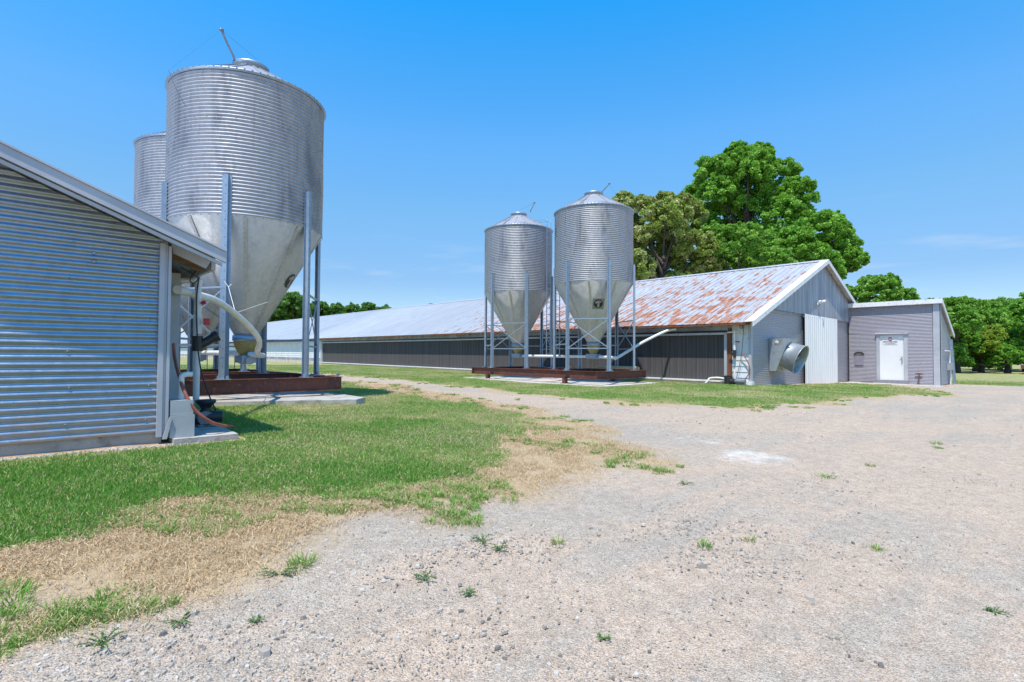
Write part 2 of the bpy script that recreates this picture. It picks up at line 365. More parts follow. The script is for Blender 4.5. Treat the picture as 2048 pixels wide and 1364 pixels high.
# ------------------------------------------------------------------ ground
CP = np.array([(0, 0, -.02), (3, 3, 0), (-1, 6.3, .17), (1, 6.3, .2), (1.5, 8, .2), (2.4, 10.2, .165), (4.9, 10, .1), (3.4, 16, .15), (8, 8, .02), (8, 2, -.03),
    (14.3, 12.6, 0), (14.3, 18, .03), (19.3, 8, 0), (19.3, 24, .06), (19.3, 46, .15), (10, 30, .12), (24.7, 8, -.13), (29, 8, -.19), (31.2, 4.3, -.29), (31.2, 8, -.26),
    (34, 4.3, -.28), (20, 0, -.15), (40, 5, -.35), (45, -5, -.45), (70, 10, -.55), (2, 40, .2), (5, 80, .25), (19, 90, .25), (40, 30, -.2), (-10, 10, .2), (-10, -10, 0),
    (60, 60, -.3), (100, 0, -.7), (20, -20, -.3), (60, -20, -.6), (-8, 40, .25)])
def _k(r): return np.where(r > 0, r * r * np.log(np.maximum(r, 1e-9)), 0.)
_n = len(CP); _A = np.zeros((_n + 3, _n + 3)); _A[:_n, :_n] = _k(np.hypot(CP[:, None, 0] - CP[None, :, 0], CP[:, None, 1] - CP[None, :, 1])) + np.eye(_n) * 6.
_A[:_n, _n] = 1; _A[:_n, _n + 1:] = CP[:, :2]; _A[_n:, :_n] = _A[:_n, _n:].T
_w = np.linalg.solve(_A, np.append(CP[:, 2], [0, 0, 0]))
def gz(x, y):
    x = np.clip(np.asarray(x, float), -12, 100); y = np.clip(np.asarray(y, float), -22, 95)
    s = _w[_n] + _w[_n + 1] * x + _w[_n + 2] * y
    for i in range(_n): s = s + _w[i] * _k(np.hypot(x - CP[i, 0], y - CP[i, 1]))
    return s
def gzf(x, y): return float(gz(np.array([x]), np.array([y]))[0])
def poly(pxs, z=.03): return np.array([at(px, py, z=z)[:2] for px, py in pxs])
def sd(P, x, y):
    """signed distance, inside positive"""
    best = np.full(np.shape(x), 1e9); ins = np.zeros(np.shape(x), bool); n = len(P)
    for i in range(n):
        a = P[i]; b = P[(i + 1) % n]; e = b - a; L = max(e @ e, 1e-9)
        t = np.clip(((x - a[0]) * e[0] + (y - a[1]) * e[1]) / L, 0, 1)
        best = np.minimum(best, np.hypot(x - a[0] - t * e[0], y - a[1] - t * e[1]))
        c = ((a[1] > y) != (b[1] > y)) & (x < (b[0] - a[0]) * (y - a[1]) / (b[1] - a[1] + 1e-12) + a[0]); ins ^= c
    return np.where(ins, best, -best)
LAWN = np.vstack([poly([(-500, 1250), (-60, 1120), (0, 1100), (170, 1082), (250, 1055), (380, 1030), (520, 1003), (640, 992), (760, 970), (860, 945), (940, 928), (990, 900), (1045, 872), (1060, 848), (1030, 832), (960, 815), (860, 800), (760, 782), (700, 768)]),
                  [(6.5, 17), (3, 19), (0, 19), (0, 8.5), (1.0, 6.9), (1.0, 6.1)], poly([(345, 893), (240, 905), (130, 922), (-60, 950), (-500, 1040)], .12)])
STRIP = np.vstack([poly([(1890, 781), (1800, 786), (1700, 793), (1600, 802), (1450, 812), (1290, 806), (1100, 792), (930, 775), (800, 762), (700, 755), (640, 750)], 0.), [(2, 40), (2, 148), (19.1, 148), (19.1, 8.4), (20, 7.6), (24, 7.4), (26.5, 7.2), (29, 6)]])
FIELD = np.array([(34.5, 5), (34.2, 2.5), (36, -1), (46, -14), (140, -120), (900, -900), (1600, -200), (1600, 1600), (-900, 1600), (-900, 147), (36, 147), (35.8, 8)])
STRAW = poly([(-500, 1900), (20, 1500), (180, 1360), (320, 1250), (420, 1165), (560, 1125), (700, 1085), (840, 1050), (960, 992), (1110, 955), (1190, 925), (1310, 915), (1290, 885), (1180, 845), (1080, 815), (960, 800), (800, 770), (640, 760), (-100, 900)])
WPATCH = poly([(1380, 886), (1420, 888), (1500, 903), (1640, 936), (1590, 941), (1490, 927), (1420, 906)], -.05)
def masks(x, y):
    j = (vn(x, y, 1.3) - .5) * 1.0 + (vn(x, y, 4, 1) - .5) * .5
    g1 = sd(LAWN, x, y); g2 = sd(STRIP, x, y); g3 = sd(FIELD, x, y)
    g = np.maximum(np.clip((g1 + j * .55) / .3 + .5, 0, 1), np.clip((g2 + j * .5) / .4 + .5, 0, 1)); g = np.maximum(g, np.clip((g3 + j) / .6 + .5, 0, 1))
    s = np.maximum(np.clip((sd(STRAW, x, y) + j * .9) / .5 + .5, 0, 1), np.clip((g2 + j * 1.1 + .7) / .4, 0, 1))
    patch = np.clip((vn(x, y, .7, 3) * .6 + vn(x, y, 2.1, 4) * .4 - .58) / .14, 0, 1)
    s = np.maximum(s, patch * g * .35)
    return g, s * (1 - g * .0), patch
def axis_pts(lo, hi, dlo, dhi, st):
    a = list(np.arange(dlo, dhi + 1e-6, st)); d = st; v = dhi
    while v < hi: d *= 1.18; v += d; a.append(v)
    d = st; v = dlo
    while v > lo: d *= 1.18; v -= d; a.insert(0, v)
    return np.array(a)
gx = axis_pts(-900, 1500, -2, 40, .16); gy = axis_pts(-900, 1500, -2, 26, .16)
GX, GY = np.meshgrid(gx, gy, indexing='ij'); fx, fy = GX.ravel(), GY.ravel()
gzv = gz(fx, fy) + (vn(fx, fy, .9, 5) - .5) * .035 + (vn(fx, fy, 2.7, 6) - .5) * .014
g_, s_, p_ = masks(fx, fy); g_ = g_ * np.clip((6.1 - fy) / .2 + .5, 0, 1) ** (fx < 1.8)
wht = np.clip(sd(WPATCH, fx, fy) / .55 + .2 + (vn(fx, fy, 4, 8) - .5) * 1.6, 0, 1) * .7
soil = np.clip(1 - np.abs(fx - 19.0) / .5 - (vn(fx, fy, 2, 9)) * .6, 0, 1) * (fy > 44) + np.clip(1 - np.hypot((fx - 25.2) / 2.4, (fy - 7.75) / .7), 0, 1) * 1.6 + np.clip(1.2 - np.hypot((fx - 2.5) / .9, (fy - 9.6) / .7), 0, 1) + np.clip(1 - np.abs(fx - 30.9) / .6, 0, 1) * ((fy > 4) & (fy < 8.2)) + np.clip(.9 - np.abs(fy - 6.25) / .35, 0, .7) * (fx < 1.9)
grey = np.clip(vn(fx, fy, .25, 12) + (fx + fy > 14) * .25, 0, 1)
def pl(P, x, y):
    best = np.full(np.shape(x), 1e9)
    for a, b in zip(P[:-1], P[1:]):
        e = b - a; t = np.clip(((x - a[0]) * e[0] + (y - a[1]) * e[1]) / (e @ e), 0, 1); best = np.minimum(best, np.hypot(x - a[0] - t * e[0], y - a[1] - t * e[1]))
    return best
track = np.zeros(len(fx))
for L_, wd in (([(300, 1330), (700, 1190), (1000, 1120), (1300, 1045), (1500, 990), (1750, 955), (2100, 905)], .28), ([(560, 1420), (1000, 1270), (1300, 1150), (1480, 1075), (1680, 1010), (2100, 950)], .26), ([(1150, 1400), (1400, 1250), (1640, 1120), (1900, 1040), (2100, 1010)], .25),
               ([(760, 772), (900, 790), (1060, 808), (1250, 832), (1500, 850), (1800, 850), (2100, 846)], .45), ([(900, 785), (1100, 801), (1400, 822), (1700, 826), (2100, 815)], .4), ([(1900, 1400), (1700, 1290), (1560, 1180), (1500, 1080), (1560, 1000)], .22)):
    dp = pl(poly(L_, 0.), fx, fy) + (vn(fx, fy, 1.6, 33) - .5) * .35; track = np.maximum(track, np.clip(1.25 - np.abs(dp) / wd, 0, 1) * np.clip(vn(fx, fy, .5, 34) * 2 - .2, .1, 1))
gzv = gzv - .012 * track * (1 - g_)
nx, ny = len(gx), len(gy); ii, jj = np.meshgrid(np.arange(nx - 1), np.arange(ny - 1), indexing='ij'); a = (ii * ny + jj).ravel()
ground = npmesh('ground', np.c_[fx, fy, gzv], 4, np.c_[a, a + ny, a + ny + 1, a + 1].ravel(), M['ground'],
    dict(grass=g_, straw=np.clip(s_, 0, 1), white=np.clip(wht, 0, 1), soil=np.clip(soil, 0, 1), grey=grey, track=track), True)
tag(ground, kind='structure')
def gsurf(x, y): return gz(x, y) + (vn(x, y, .9, 5) - .5) * .035 + (vn(x, y, 2.7, 6) - .5) * .014

# blades: a bent kite each
def blades(name, x, y, h, w, lean, tint, mat, z=None, az=None):
    n = len(x); z = gsurf(x, y) - .004 if z is None else z
    az = NR.random(n) * 2 * PI if az is None else az; fa = NR.random(n) * 2 * PI
    dx, dy = np.cos(az), np.sin(az); wx, wy = np.cos(fa) * w / 2, np.sin(fa) * w / 2
    v = np.empty((n, 4, 3)); o = np.c_[x, y, z]
    mid = np.c_[x + dx * lean * h * .35, y + dy * lean * h * .35, z + h * .55]
    tip = np.c_[x + dx * lean * h, y + dy * lean * h, z + h * np.sqrt(np.maximum(1 - (lean * .8) ** 2, .02))]
    v[:, 0] = o; v[:, 1] = mid + np.c_[wx, wy, 0 * wx]; v[:, 2] = tip; v[:, 3] = mid - np.c_[wx, wy, 0 * wx]
    return npmesh(name, v.reshape(-1, 3), 4, np.arange(4 * n), mat, dict(tint=np.repeat(tint, 4)))
def cam_scatter(n, d0, d1, a0=-46, a1=46, pw=1.0):
    """points spread over the ground sector, thinning with distance"""
    u = NR.random(n); d = d0 * (d1 / d0) ** (u ** pw); th = YAW * 0 + np.radians(NR.uniform(a0, a1, n))
    hd = (PI / 2 - YAW) * 0 + YAW  # heading from +Y towards +X
    ang = PI / 2 - YAW - th
    return d * np.cos(ang), d * np.sin(ang), d
def inside_building(x, y): return ((x < 1.12) & (y > 6.25)) | ((x > 19.2) & (x < 35.1) & (y > 8.0)) | ((x > 30.0) & (x < 34.3) & (y > 4.3)) | ((x > 2.4) & (x < 5.1) & (y > 9.7) & (y < 18.6)) | ((x > 13.8) & (x < 17.6) & (y > 10.7) & (y < 18.4)) | ((x > 1.1) & (x < 1.75) & (y > 6.1) & (y < 7.6)) | ((x < 1.8) & (y > 6.04 + .12 * vn(x, y, 3, 77)) & (y < 7.8))
x, y, d = cam_scatter(1250000, 2.6, 42, -46, 46, .78)
g, s, p = masks(x, y); keep = (NR.random(len(x)) < g * (1 - .35 * p) * (1 - .65 * np.clip((vn(x, y, .8, 23) * .6 + vn(x, y, 2.6, 24) * .4 - .42) * 3.2, 0, 1))) & ~inside_building(x, y)
x, y, d, p = x[keep], y[keep], d[keep], p[keep]
lush = np.clip((vn(x, y, .55, 21) - .3) * 1.6, 0, 1) * np.clip(1.6 - d / 11, .25, 1)
h = NR.uniform(.018, .042, len(x)) * (1 + .4 * lush) * (1 + d / 40); w = .0032 * (1 + d / 5)
dryp = np.clip((vn(x, y, .8, 23) * .6 + vn(x, y, 2.6, 24) * .4 - .38) * 3.2, 0, 1) * np.clip((d - 4.2) / 3, .10, 1)
t = np.clip(NR.normal(.30, .16, len(x)) - .30 * lush + .35 * p + .16 * vn(x, y, 1.7, 22) + .5 * dryp, 0, 1)
t = np.where(NR.random(len(x)) < .07 + .12 * (1 - lush) + .55 * dryp, NR.uniform(.7, 1, len(x)), t)
tag(blades('grass', x, y, h, w, NR.uniform(.1, .75, len(x)), t, M['blade']), 'short green grass of the lawn and the strip along the poultry house', 'grass', kind='stuff')
x, y, d = cam_scatter(260000, 2.6, 12, -46, 0, .9); g, s, p = masks(x, y)
keep = (NR.random(len(x)) < g * np.clip(vn(x, y, 1.0, 26) * 3 - 1.0, 0, 1)) & ~inside_building(x, y); x, y, d = x[keep], y[keep], d[keep]
tag(blades('clover', x, y, NR.uniform(.014, .03, len(x)), .010 * (1 + d / 12), NR.uniform(.5, 1.15, len(x)), np.clip(NR.normal(.14, .12, len(x)), 0, 1), M['blade']), 'low broad leaved clover mixed into the near lawn', 'clover', kind='stuff')
# dry straw lying about
x, y, d = cam_scatter(620000, 2.2, 26, -46, 34, .75)
g, s, p = masks(x, y); keep = (NR.random(len(x)) < s * (1 - g * .75) * np.clip((vn(x, y, 2.4, 31) * .5 + vn(x, y, 6, 32) * .5) * 4.2 - 1.3, .10, 1) * np.clip(.45 + sd(STRAW, x, y) / .7, .10, 1)) & ~inside_building(x, y); x, y, d = x[keep], y[keep], d[keep]
tag(blades('dry_grass', x, y, NR.uniform(.025, .065, len(x)), .0024 * (1 + d / 5), NR.uniform(1.08, 1.235, len(x)), NR.random(len(x)), M['dry']), 'dry straw coloured grass lying along the edge of the lawn', 'dry grass', kind='stuff')
# half-green tufts in the straw and on the gravel edge
K = 1700; x, y, d = cam_scatter(K * 14, 2.4, 28, -45, 40, .8); g, s, p = masks(x, y)
pr_ = np.where(s > .3, .42, .0025) * (1 - g) * (vn(x, y, 1.9, 41) > .45); keep = (NR.random(len(x)) < pr_) & ~inside_building(x, y)
cx, cy, cd = x[keep][:K], y[keep][:K], d[keep][:K]; nb = 55
rad = NR.uniform(.02, .07, len(cx)) * (1 + cd / 25); an = NR.random((len(cx), nb)) * 2 * PI; rr = np.sqrt(NR.random((len(cx), nb))) * rad[:, None]
X = (cx[:, None] + rr * np.cos(an)).ravel(); Y = (cy[:, None] + rr * np.sin(an)).ravel()
hh = (NR.uniform(.3, 1, (len(cx), nb)) * NR.uniform(.03, .075, len(cx))[:, None]).ravel(); tt = np.clip(NR.uniform(.12, .75, len(cx))[:, None] + NR.normal(0, .16, (len(cx), nb)), 0, 1).ravel()
dd = np.repeat(cd, nb)
tag(blades('grass_tufts', X, Y, hh, .0035 * (1 + dd / 6), NR.uniform(.3, .95, len(X)), tt, M['blade'], az=an.ravel()), 'scattered half dry grass tufts between the lawn and the gravel', 'grass tufts', kind='stuff')
# stones
def stones(name, x, y, r, flat, tint, sink=.3):
    n = len(x); base = np.array([(1, 0, 0), (.5, .87, 0), (-.5, .87, 0), (-1, 0, 0), (-.5, -.87, 0), (.5, -.87, 0)])
    rv = NR.uniform(.5, 1.2, (n, 6)); top = NR.uniform(.5, .9, (n, 1)); el = NR.uniform(.35, .9, n)
    ring = base[None] * rv[:, :, None]; ring[:, :, 1] *= el[:, None]
    up = ring * top[:, :, None]; up[:, :, 2] = (flat * NR.uniform(.8, 1.2, (n,)))[:, None] + NR.uniform(-.1, .1, (n, 6)) * flat[:, None]
    low = ring.copy(); low[:, :, 2] = -sink
    v = np.concatenate([low, up], 1) * r[:, None, None]; a = NR.random(n) * 2 * PI; c, s_ = np.cos(a)[:, None], np.sin(a)[:, None]
    X = v[:, :, 0] * c - v[:, :, 1] * s_ + x[:, None]; Y = v[:, :, 0] * s_ + v[:, :, 1] * c + y[:, None]; Z = v[:, :, 2] + gsurf(x, y)[:, None]
    V = np.stack([X, Y, Z], 2).reshape(-1, 3); o = (np.arange(n) * 12)[:, None]
    q = np.concatenate([o + np.array([[k, (k + 1) % 6, 6 + (k + 1) % 6, 6 + k]]) for k in range(6)] + [o + np.array([[6, 7, 8, 9]]), o + np.array([[6, 9, 10, 11]])], 1)
    return npmesh(name, V, 4, q.ravel(), M['stone'], dict(tint=np.repeat(tint, 12)))
x, y, d = cam_scatter(150000, 1.6, 32, -46, 46, .9); g, s, p = masks(x, y)
keep = (NR.random(len(x)) < (1 - g) * np.where(s > .5, .2, .45) * np.clip(vn(x, y, 1.1, 51) * 2.2 - .75, .06, 1)) & ~inside_building(x, y)
x, y, d = x[keep], y[keep], d[keep]; r = np.exp(NR.normal(-5.35, .5, len(x))) * (1 + d / 26); r = np.minimum(r, .035)
tag(stones('gravel', x, y, r, NR.uniform(.25, .6, len(x)), np.clip(NR.normal(.52, .22, len(x)), 0, 1)), 'loose grey gravel strewn over the yard', 'gravel', kind='stuff')
x, y, d = cam_scatter(7000, 1.7, 26, -46, 46, .9); g, s, p = masks(x, y); keep = (NR.random(len(x)) < (1 - g) * np.where(s > .5, .12, .5) * np.clip(vn(x, y, .6, 52) * 2.6 - 1.1, .02, 1)) & ~inside_building(x, y)
x, y, d = x[keep], y[keep], d[keep]
# pale chips gathered along the worn edge between straw and gravel
ex, ey, ed = cam_scatter(60000, 1.8, 14, -46, 20, .9); es = sd(STRAW, ex, ey); q = (np.abs(es + .15) < .45) & (NR.random(len(ex)) < .10 * np.clip(vn(ex, ey, 1.6, 57) * 3 - 1, 0, 1)); x = np.append(x, ex[q]); y = np.append(y, ey[q]); nchip = int(q.sum())
# slate chips along the foot of the left gable wall
k = 700; x = np.append(x, NR.uniform(-.3, 1.35, k)); y = np.append(y, 6.27 - np.abs(NR.normal(0, .07, k))); 
r = np.concatenate([np.minimum(.034, np.exp(NR.normal(-4.75, .42, len(x) - k - nchip))), NR.uniform(.006, .018, nchip), NR.uniform(.012, .034, k)])
tn = np.clip(NR.normal(.5, .25, len(x)), 0, 1); tn[len(x) - k - nchip:] = NR.uniform(.35, .95, k + nchip)
tag(stones('slate_chips', x, y, r, NR.uniform(.10, .34, len(x)), tn), 'larger flat slate chips on the yard and along the left gable wall', 'slate chips', kind='stuff')

# ------------------------------------------------------------------ sheet builders
PITCH, AMP = .0677, .0098
def corr(mb, axis, p0, n, u_range, z0, z1, pitch=PITCH, amp=AMP, per=6, useg=1, warp=0.):
    """ribs run along u. axis 'x': sheet in plane y=p0 facing n (+-1), u = x; axis 'y': plane x=p0, u = y. u_range(z) -> (u0,u1) or None"""
    rows = int(round((z1 - z0) / pitch * per)); prev = None; vs = []; fs = []
    for i in range(rows + 1):
        z = z0 + (z1 - z0) * i / rows; ur = u_range(z)
        if ur is None or ur[1] - ur[0] < .005: prev = None; continue
        idx = []
        for k in range(useg + 1):
            u = ur[0] + (ur[1] - ur[0]) * k / useg; ph = math.sin(2 * PI * (z - z0) / pitch)
            dz = warp * (float(vn(u, z, 1.1, 61)) - .5) * 2; dn = warp * (float(vn(u, z, 1.7, 62)) - .5)
            off = p0 + n * (amp * ph + dn)
            vs.append((u, off, z + dz) if axis == 'x' else (off, u, z + dz)); idx.append(len(vs) - 1)
        if prev:
            for k in range(useg):
                q = (prev[k], prev[k + 1], idx[k + 1], idx[k]); fs.append(q if (axis == 'x') == (n < 0) else q[::-1])
        prev = idx
    return mb.add(vs, fs, True)
def vsheet(mb, y0, x0, x1, zlo, zhi, pitch, amp, per=4, box=True):
    """upright ribs in plane y=y0 facing -y; zlo/zhi functions of x"""
    n = int((x1 - x0) / pitch * per); vs = []; fs = []
    for i in range(n + 1):
        x = x0 + (x1 - x0) * i / n; ph = math.sin(2 * PI * (x - x0) / pitch)
        if box: ph = max(-1, min(1, ph * 2.2))
        vs += [(x, y0 - amp * ph, zlo(x)), (x, y0 - amp * ph, zhi(x))]
        if i: k = 2 * i; fs.append((k - 2, k, k + 1, k - 1))
    return mb.add(vs, fs, False)

# ------------------------------------------------------------------ left poultry house
LH = thing('poultry_house', 'near poultry house at the left, ribbed metal gable wall shaded by its pale rake trim', 'poultry house', (1.0, 6.35, .2))
SL = .395; RX = -7.2                                     # ridge
rk = lambda x: 2.172 + SL * (1.1 - x) if x > RX else 2.172 + SL * (1.1 - RX) - SL * (RX - x)   # underside of the roof along the gable
def lr(z):
    xr = min(1.0, 1.1 - (z - 2.20) / SL) if z > 2.2 else 1.0
    return (-15.4 if z < 2.2 else max(-15.4, RX - (1.1 - RX) + (z - 2.24) / SL), xr)
m = MB(); corr(m, 'x', 6.35, -1, lr, .285, 2.70, useg=26, warp=.006); ms_ = MB()
for i in range(14):
    for j, zz in enumerate(np.arange(.42, 2.6, .3385)):
        xx = .9 - i * .61 + (.02 if j % 2 else 0)
        if zz < 2.1 + SL * (1.1 - xx) - .1: ms_.lathe((xx, 6.341, float(zz)), [(.011, 0), (.009, .004), (.004, .006), (0, .0065)], 8, axis=(0, -1, 0))
m.build('gable_wall', M['sidingn'], LH, extra=(ms_, M['pumpgrey']))
m = MB()
for x0, x1 in ((-15.3, RX), (RX, -.05)):
    a, b = rk(x0), rk(x1)
    m.prism([(x0, 6.33, 2.70), (x1, 6.33, 2.70), (x1, 6.33, max(b, 2.701)), (x0, 6.33, max(a, 2.701))], (0, .03, 0))
m.build('upper_gable_sheet', M['gable'], LH)
m = MB().box(-15.4, 1.04, 6.375, 6.6, -.2, .30); m.box(.9, 1.09, 6.62, 60, -.2, .30); m.build('footing', M['conc'], LH)
m = MB(); m.box(.985, 1.03, 6.30, 6.342, .24, 2.2); m.box(1.032, 1.056, 6.315, 6.4, .24, 2.19); m.box(1.058, 1.085, 6.30, 6.345, .24, 2.18)
m.build('corner_trim', M['trim'], LH)
# rake trim: two stacked faces like a bent metal fascia
for s0, s1, nm in ((1.53, RX, 'rake_trim'), (RX, -16.0, 'rake_trim')):
    m = MB(); a, b = rk(s0), rk(s1)
    m.prism([(s0, 6.06, a + .035), (s1, 6.06, b + .035), (s1, 6.06, b + .145), (s0, 6.06, a + .145)], (0, .04, 0))
    m.prism([(s0 - .03 * (s0 > 0), 6.085, a - .002), (s1, 6.085, b - .002), (s1, 6.085, b + .033), (s0 - .03 * (s0 > 0), 6.085, a + .033)], (0, .03, 0))
    m.prism([(s0, 6.045, a + .147), (s1, 6.045, b + .147), (s1, 6.045, b + .165), (s0, 6.045, a + .165)], (0, .24, 0))
    m.build(nm, M['trim'], LH)
m = MB()
for s0, s1 in ((1.52, RX), (RX, -16.0)):
    a, b = rk(s0), rk(s1); m.prism([(s0, 6.29, a + .12), (s1, 6.29, b + .12), (s1, 6.29, b + .15), (s0, 6.29, a + .15)], (0, 75, 0))
m.build('roof', M['roofl'], LH)
m = MB(); m.prism([(1.09, 6.37, rk(1.09) + .08), (1.47, 6.37, rk(1.47) + .09), at(424, 519, y=6.37), at(412, 537, y=6.37), at(347, 506, y=6.37)][::-1], (0, .03, 0)); m.box(1.47, 1.51, 6.40, 70, rk(1.5) - .02, rk(1.5) + .10)
m.build('eave_end_box', M['trim'], LH)
m = MB()
for k in range(16):
    yy = 6.75 + k * 1.2; MB().bar((1.0, yy, rk(1.0) + .04), (1.46, yy, rk(1.46) + .04), .05, .13).build('rafter_tail', M['wood'], LH)
m = MB().box(.95, 1.10, 6.60, 6.9, .3, 2.3); m.box(.95, 1.09, 6.9, 66, .3, 2.35); m.build('side_wall', M['whitelap'], LH)
m = MB().box(1.11, 1.325, 7.15, 7.40, .26, 2.02); m.box(1.11, 1.2, 7.40, 30, 1.75, 1.95); m.build('pad_frame', M['bluebox'], LH)
for (px, py) in ((46 * 4.1, 506), (46 * 4.1, 523)):
    q = at(px, py, y=6.34); MB().lathe((q[0], 6.335, q[2]), [(.0, .012), (.012, .010), (.018, 0)], 10, axis=(0, -1, 0)).build('wall_screw', M['leg'], LH)

# ------------------------------------------------------------------ right poultry house
BX, BY, BE = 19.3, 8.1, 35.0; RDX = 27.15; RDZ = 5.50
RH = thing('poultry_house', 'long far poultry house with rust streaked tin roof, dark cooling pads and white sliding door', 'poultry house', (BX, BY, 0))
ebz = lambda x: 2.28 + (RDZ - 2.28) / (RDX - 18.85) * (x - 18.85) if x <= RDX else RDZ - (RDZ - 2.28) / (RDX - 18.85) * (x - RDX)   # top of roof
YE = 150.
def tilt(Y): return .0019 * (Y - BY)
m = MB()
for (xa, xb) in ((18.85, RDX), (RDX, 35.45)):
    za, zb = ebz(xa), ebz(xb); N_ = 130
    for i in range(N_):
        ya = BY - .3 + (YE - BY + .3) * i / N_; yb = BY - .3 + (YE - BY + .3) * (i + 1) / N_; sg = lambda Y: tilt(Y) + .018 * (float(vn(Y, 3., .12, 71)) - .5)
        m.add([(xa, ya, za + sg(ya)), (xb, ya, zb + sg(ya)), (xb, yb, zb + sg(yb)), (xa, yb, za + sg(yb))], [(0, 1, 2, 3) if xa < RDX - 1 else (0, 1, 2, 3)])
    if xa < RDX - 1:
        Yr = BY
        while Yr < YE:
            m.prism([(xa - .01, Yr, za + tilt(Yr) - .004), (xa - .01, Yr + .035, za + tilt(Yr) - .004), (xa - .01, Yr + .025, za + tilt(Yr) + .028), (xa - .01, Yr + .01, za + tilt(Yr) + .028)], (xb - xa, 0, zb - za)); Yr += .3
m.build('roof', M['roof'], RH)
m = MB(); m.prism([(RDX - .16, BY - .32, ebz(RDX - .16) + .035), (RDX, BY - .32, RDZ + .06), (RDX + .16, BY - .32, ebz(RDX + .16) + .035), (RDX, BY - .32, RDZ + .02)], (0, YE - BY, tilt(YE))); m.build('ridge_cap', M['trim'], RH)
m = MB().prism([(18.86, BY - .2, 2.262), (18.89, BY - .2, 2.262), (18.89, BY - .2, 2.19), (18.86, BY - .2, 2.19)], (0, YE - BY, tilt(YE))); m.build('eave_board', M['rustwood'], RH)
m = MB(); Yr = BY + .1; k = 0
while Yr < YE - 1 and k < 98:
    z = tilt(Yr); MB().bar((18.9, Yr, 2.20 + z), (19.32, Yr, 2.37 + z), .05, .12).build('rafter_tail', M['rustwood'], RH); Yr += 1.22; k += 1
m = MB().prism([(19.31, BY + .05, 2.39), (19.31, BY + .05, 1.98), (19.36, BY + .05, 1.98), (19.36, BY + .05, 2.39)], (0, YE - BY, tilt(YE))); m.build('frieze_board', M['gable'], RH)
m = MB(); m.tube([(19.24, 8.95, 1.985), (19.24, 45, 2.05)], .035, 8); m.build('water_line', M['black'], RH)
mg = MB(); mg.prism([(19.22, 8.92, 1.865), (19.30, 8.92, 1.865), (19.30, 8.92, 1.945), (19.22, 8.92, 1.945)], (0, 37, .07))
m = MB()
for k in range(28): yy = 9.6 + 1.3 * k; m.lathe((19.219, yy, 1.91 + tilt(yy)), [(.02, .0), (.02, .008), (0, .009)], 8, axis=(-1, 0, 0))
mg.build('upper_gutter', M['trim'], RH, extra=(m, M['black']))
m = MB(); m.prism([(19.33, 8.98, .10), (19.36, 8.98, .10), (19.36, 8.98, 1.87), (19.33, 8.98, 1.87)], (0, 36.5, .09)); m.build('cooling_pad', M['pad'], RH)
m = MB(); m.prism([(19.20, 8.92, .085), (19.32, 8.92, .085), (19.32, 8.92, .14), (19.20, 8.92, .14)], (0, 37, .14)); m.build('lower_gutter', M['white'], RH)
m = MB(); m.prism([(19.255, 8.2, -.4), (19.5, 8.2, -.4), (19.5, 8.2, .08), (19.255, 8.2, .08)], (0, 37.7, .14)); m.prism([(19.255, 45.9, -.3), (19.5, 45.9, -.3), (19.5, 45.9, .35), (19.255, 45.9, .35)], (0, YE - 46, .25)); m.build('footing', M['concl'], RH)
MB().box(19.215, 19.34, 8.92, 9.02, .06, 1.86).build('pad_frame', M['trim'], RH); m = MB().box(19.215, 19.34, 45.4, 45.7, .1, 2.1); m.build('pad_frame', M['trim'], RH)
m = MB().box(19.27, 19.34, 8.76, 8.90, .05, 2.1); m.build('wall_post', M['rustwood'], RH)
m = MB()
for k in range(10):
    z0 = .05 + k * .215
    m.prism([(19.285, 8.14, z0), (19.305, 8.14, z0 + .2151), (19.34, 8.14, z0 + .2151), (19.34, 8.14, z0)], (0, .6, 0))
m.build('lap_siding', M['whitelap'], RH); m = MB()
for k in range(8):
    z0 = .62 + k * .19
    m.prism([(19.285, 45.8, z0), (19.305, 45.8, z0 + .185), (19.34, 45.8, z0 + .185), (19.34, 45.8, z0)], (0, YE - 46, .2))
m.build('lap_siding', M['whitelap'], RH)
m = MB().prism([(19.27, 45.75, .1), (19.34, 45.75, .1), (19.34, 45.75, .61), (19.27, 45.75, .61)], (0, YE - 46, .2)); m.build('skirt_board', M['gable'], RH)
m = MB().box(19.21, 19.44, 8.0, 8.22, -.2, .14); m.build('corner_block', M['white'], RH)
m = MB().box(19.25, 19.30, 8.03, 8.13, .14, 2.3); m.box(19.30, 19.40, 8.035, 8.08, -.05, 2.32); m.build('corner_trim', M['trim'], RH)
# gable wall
up0 = lambda x: 2.90 - .0066 * (x - 21.1)
m = MB(); corr(m, 'x', BY, -1, lambda z: (19.38 + max(0, (z - 2.36) / .388), 24.75), -.12, 2.92, useg=8, warp=.008); m.build('gable_wall', M['siding'], RH); m = MB()
corr(m, 'x', BY, -1, lambda z: (28.7, 31.4), -.2, 2.86, useg=3, warp=.008); m.build('gable_wall', M['siding'], RH)
m = MB(); m.box(24.7, 28.8, 8.2, 8.24, -.3, 3.0); m.box(31.3, 35, 8.1, 8.14, -.3, 2.3); m.box(19.4, 35., 8.25, 8.4, -.35, -.02 - .1); m.box(34.9, 35.0, 8.3, YE, -.3, 2.3); m.box(19.4, 35, YE - .1, YE, -.3, 2.3)
m.build('inner_wall', M['gable'], RH)
m = MB(); tp = lambda x: min(ebz(x), 9) - .06
vsheet(m, BY - .07, 20.35, 34.2, lambda x: min(up0(x), tp(x) - .001), tp, .2, .008)
for (xa, xb) in ((20.35, RDX), (RDX, 33.9)): m.add([(xa, BY - .02, min(up0(xa), tp(xa))), (xb, BY - .02, min(up0(xb), tp(xb))), (xb, BY - .02, tp(xb)), (xa, BY - .02, tp(xa))], [(0, 1, 2, 3)])
m.box(20.5, 34, BY - .062, BY - .03, 2.80, 2.815) ; m.build('upper_gable_sheet', M['gable'], RH)
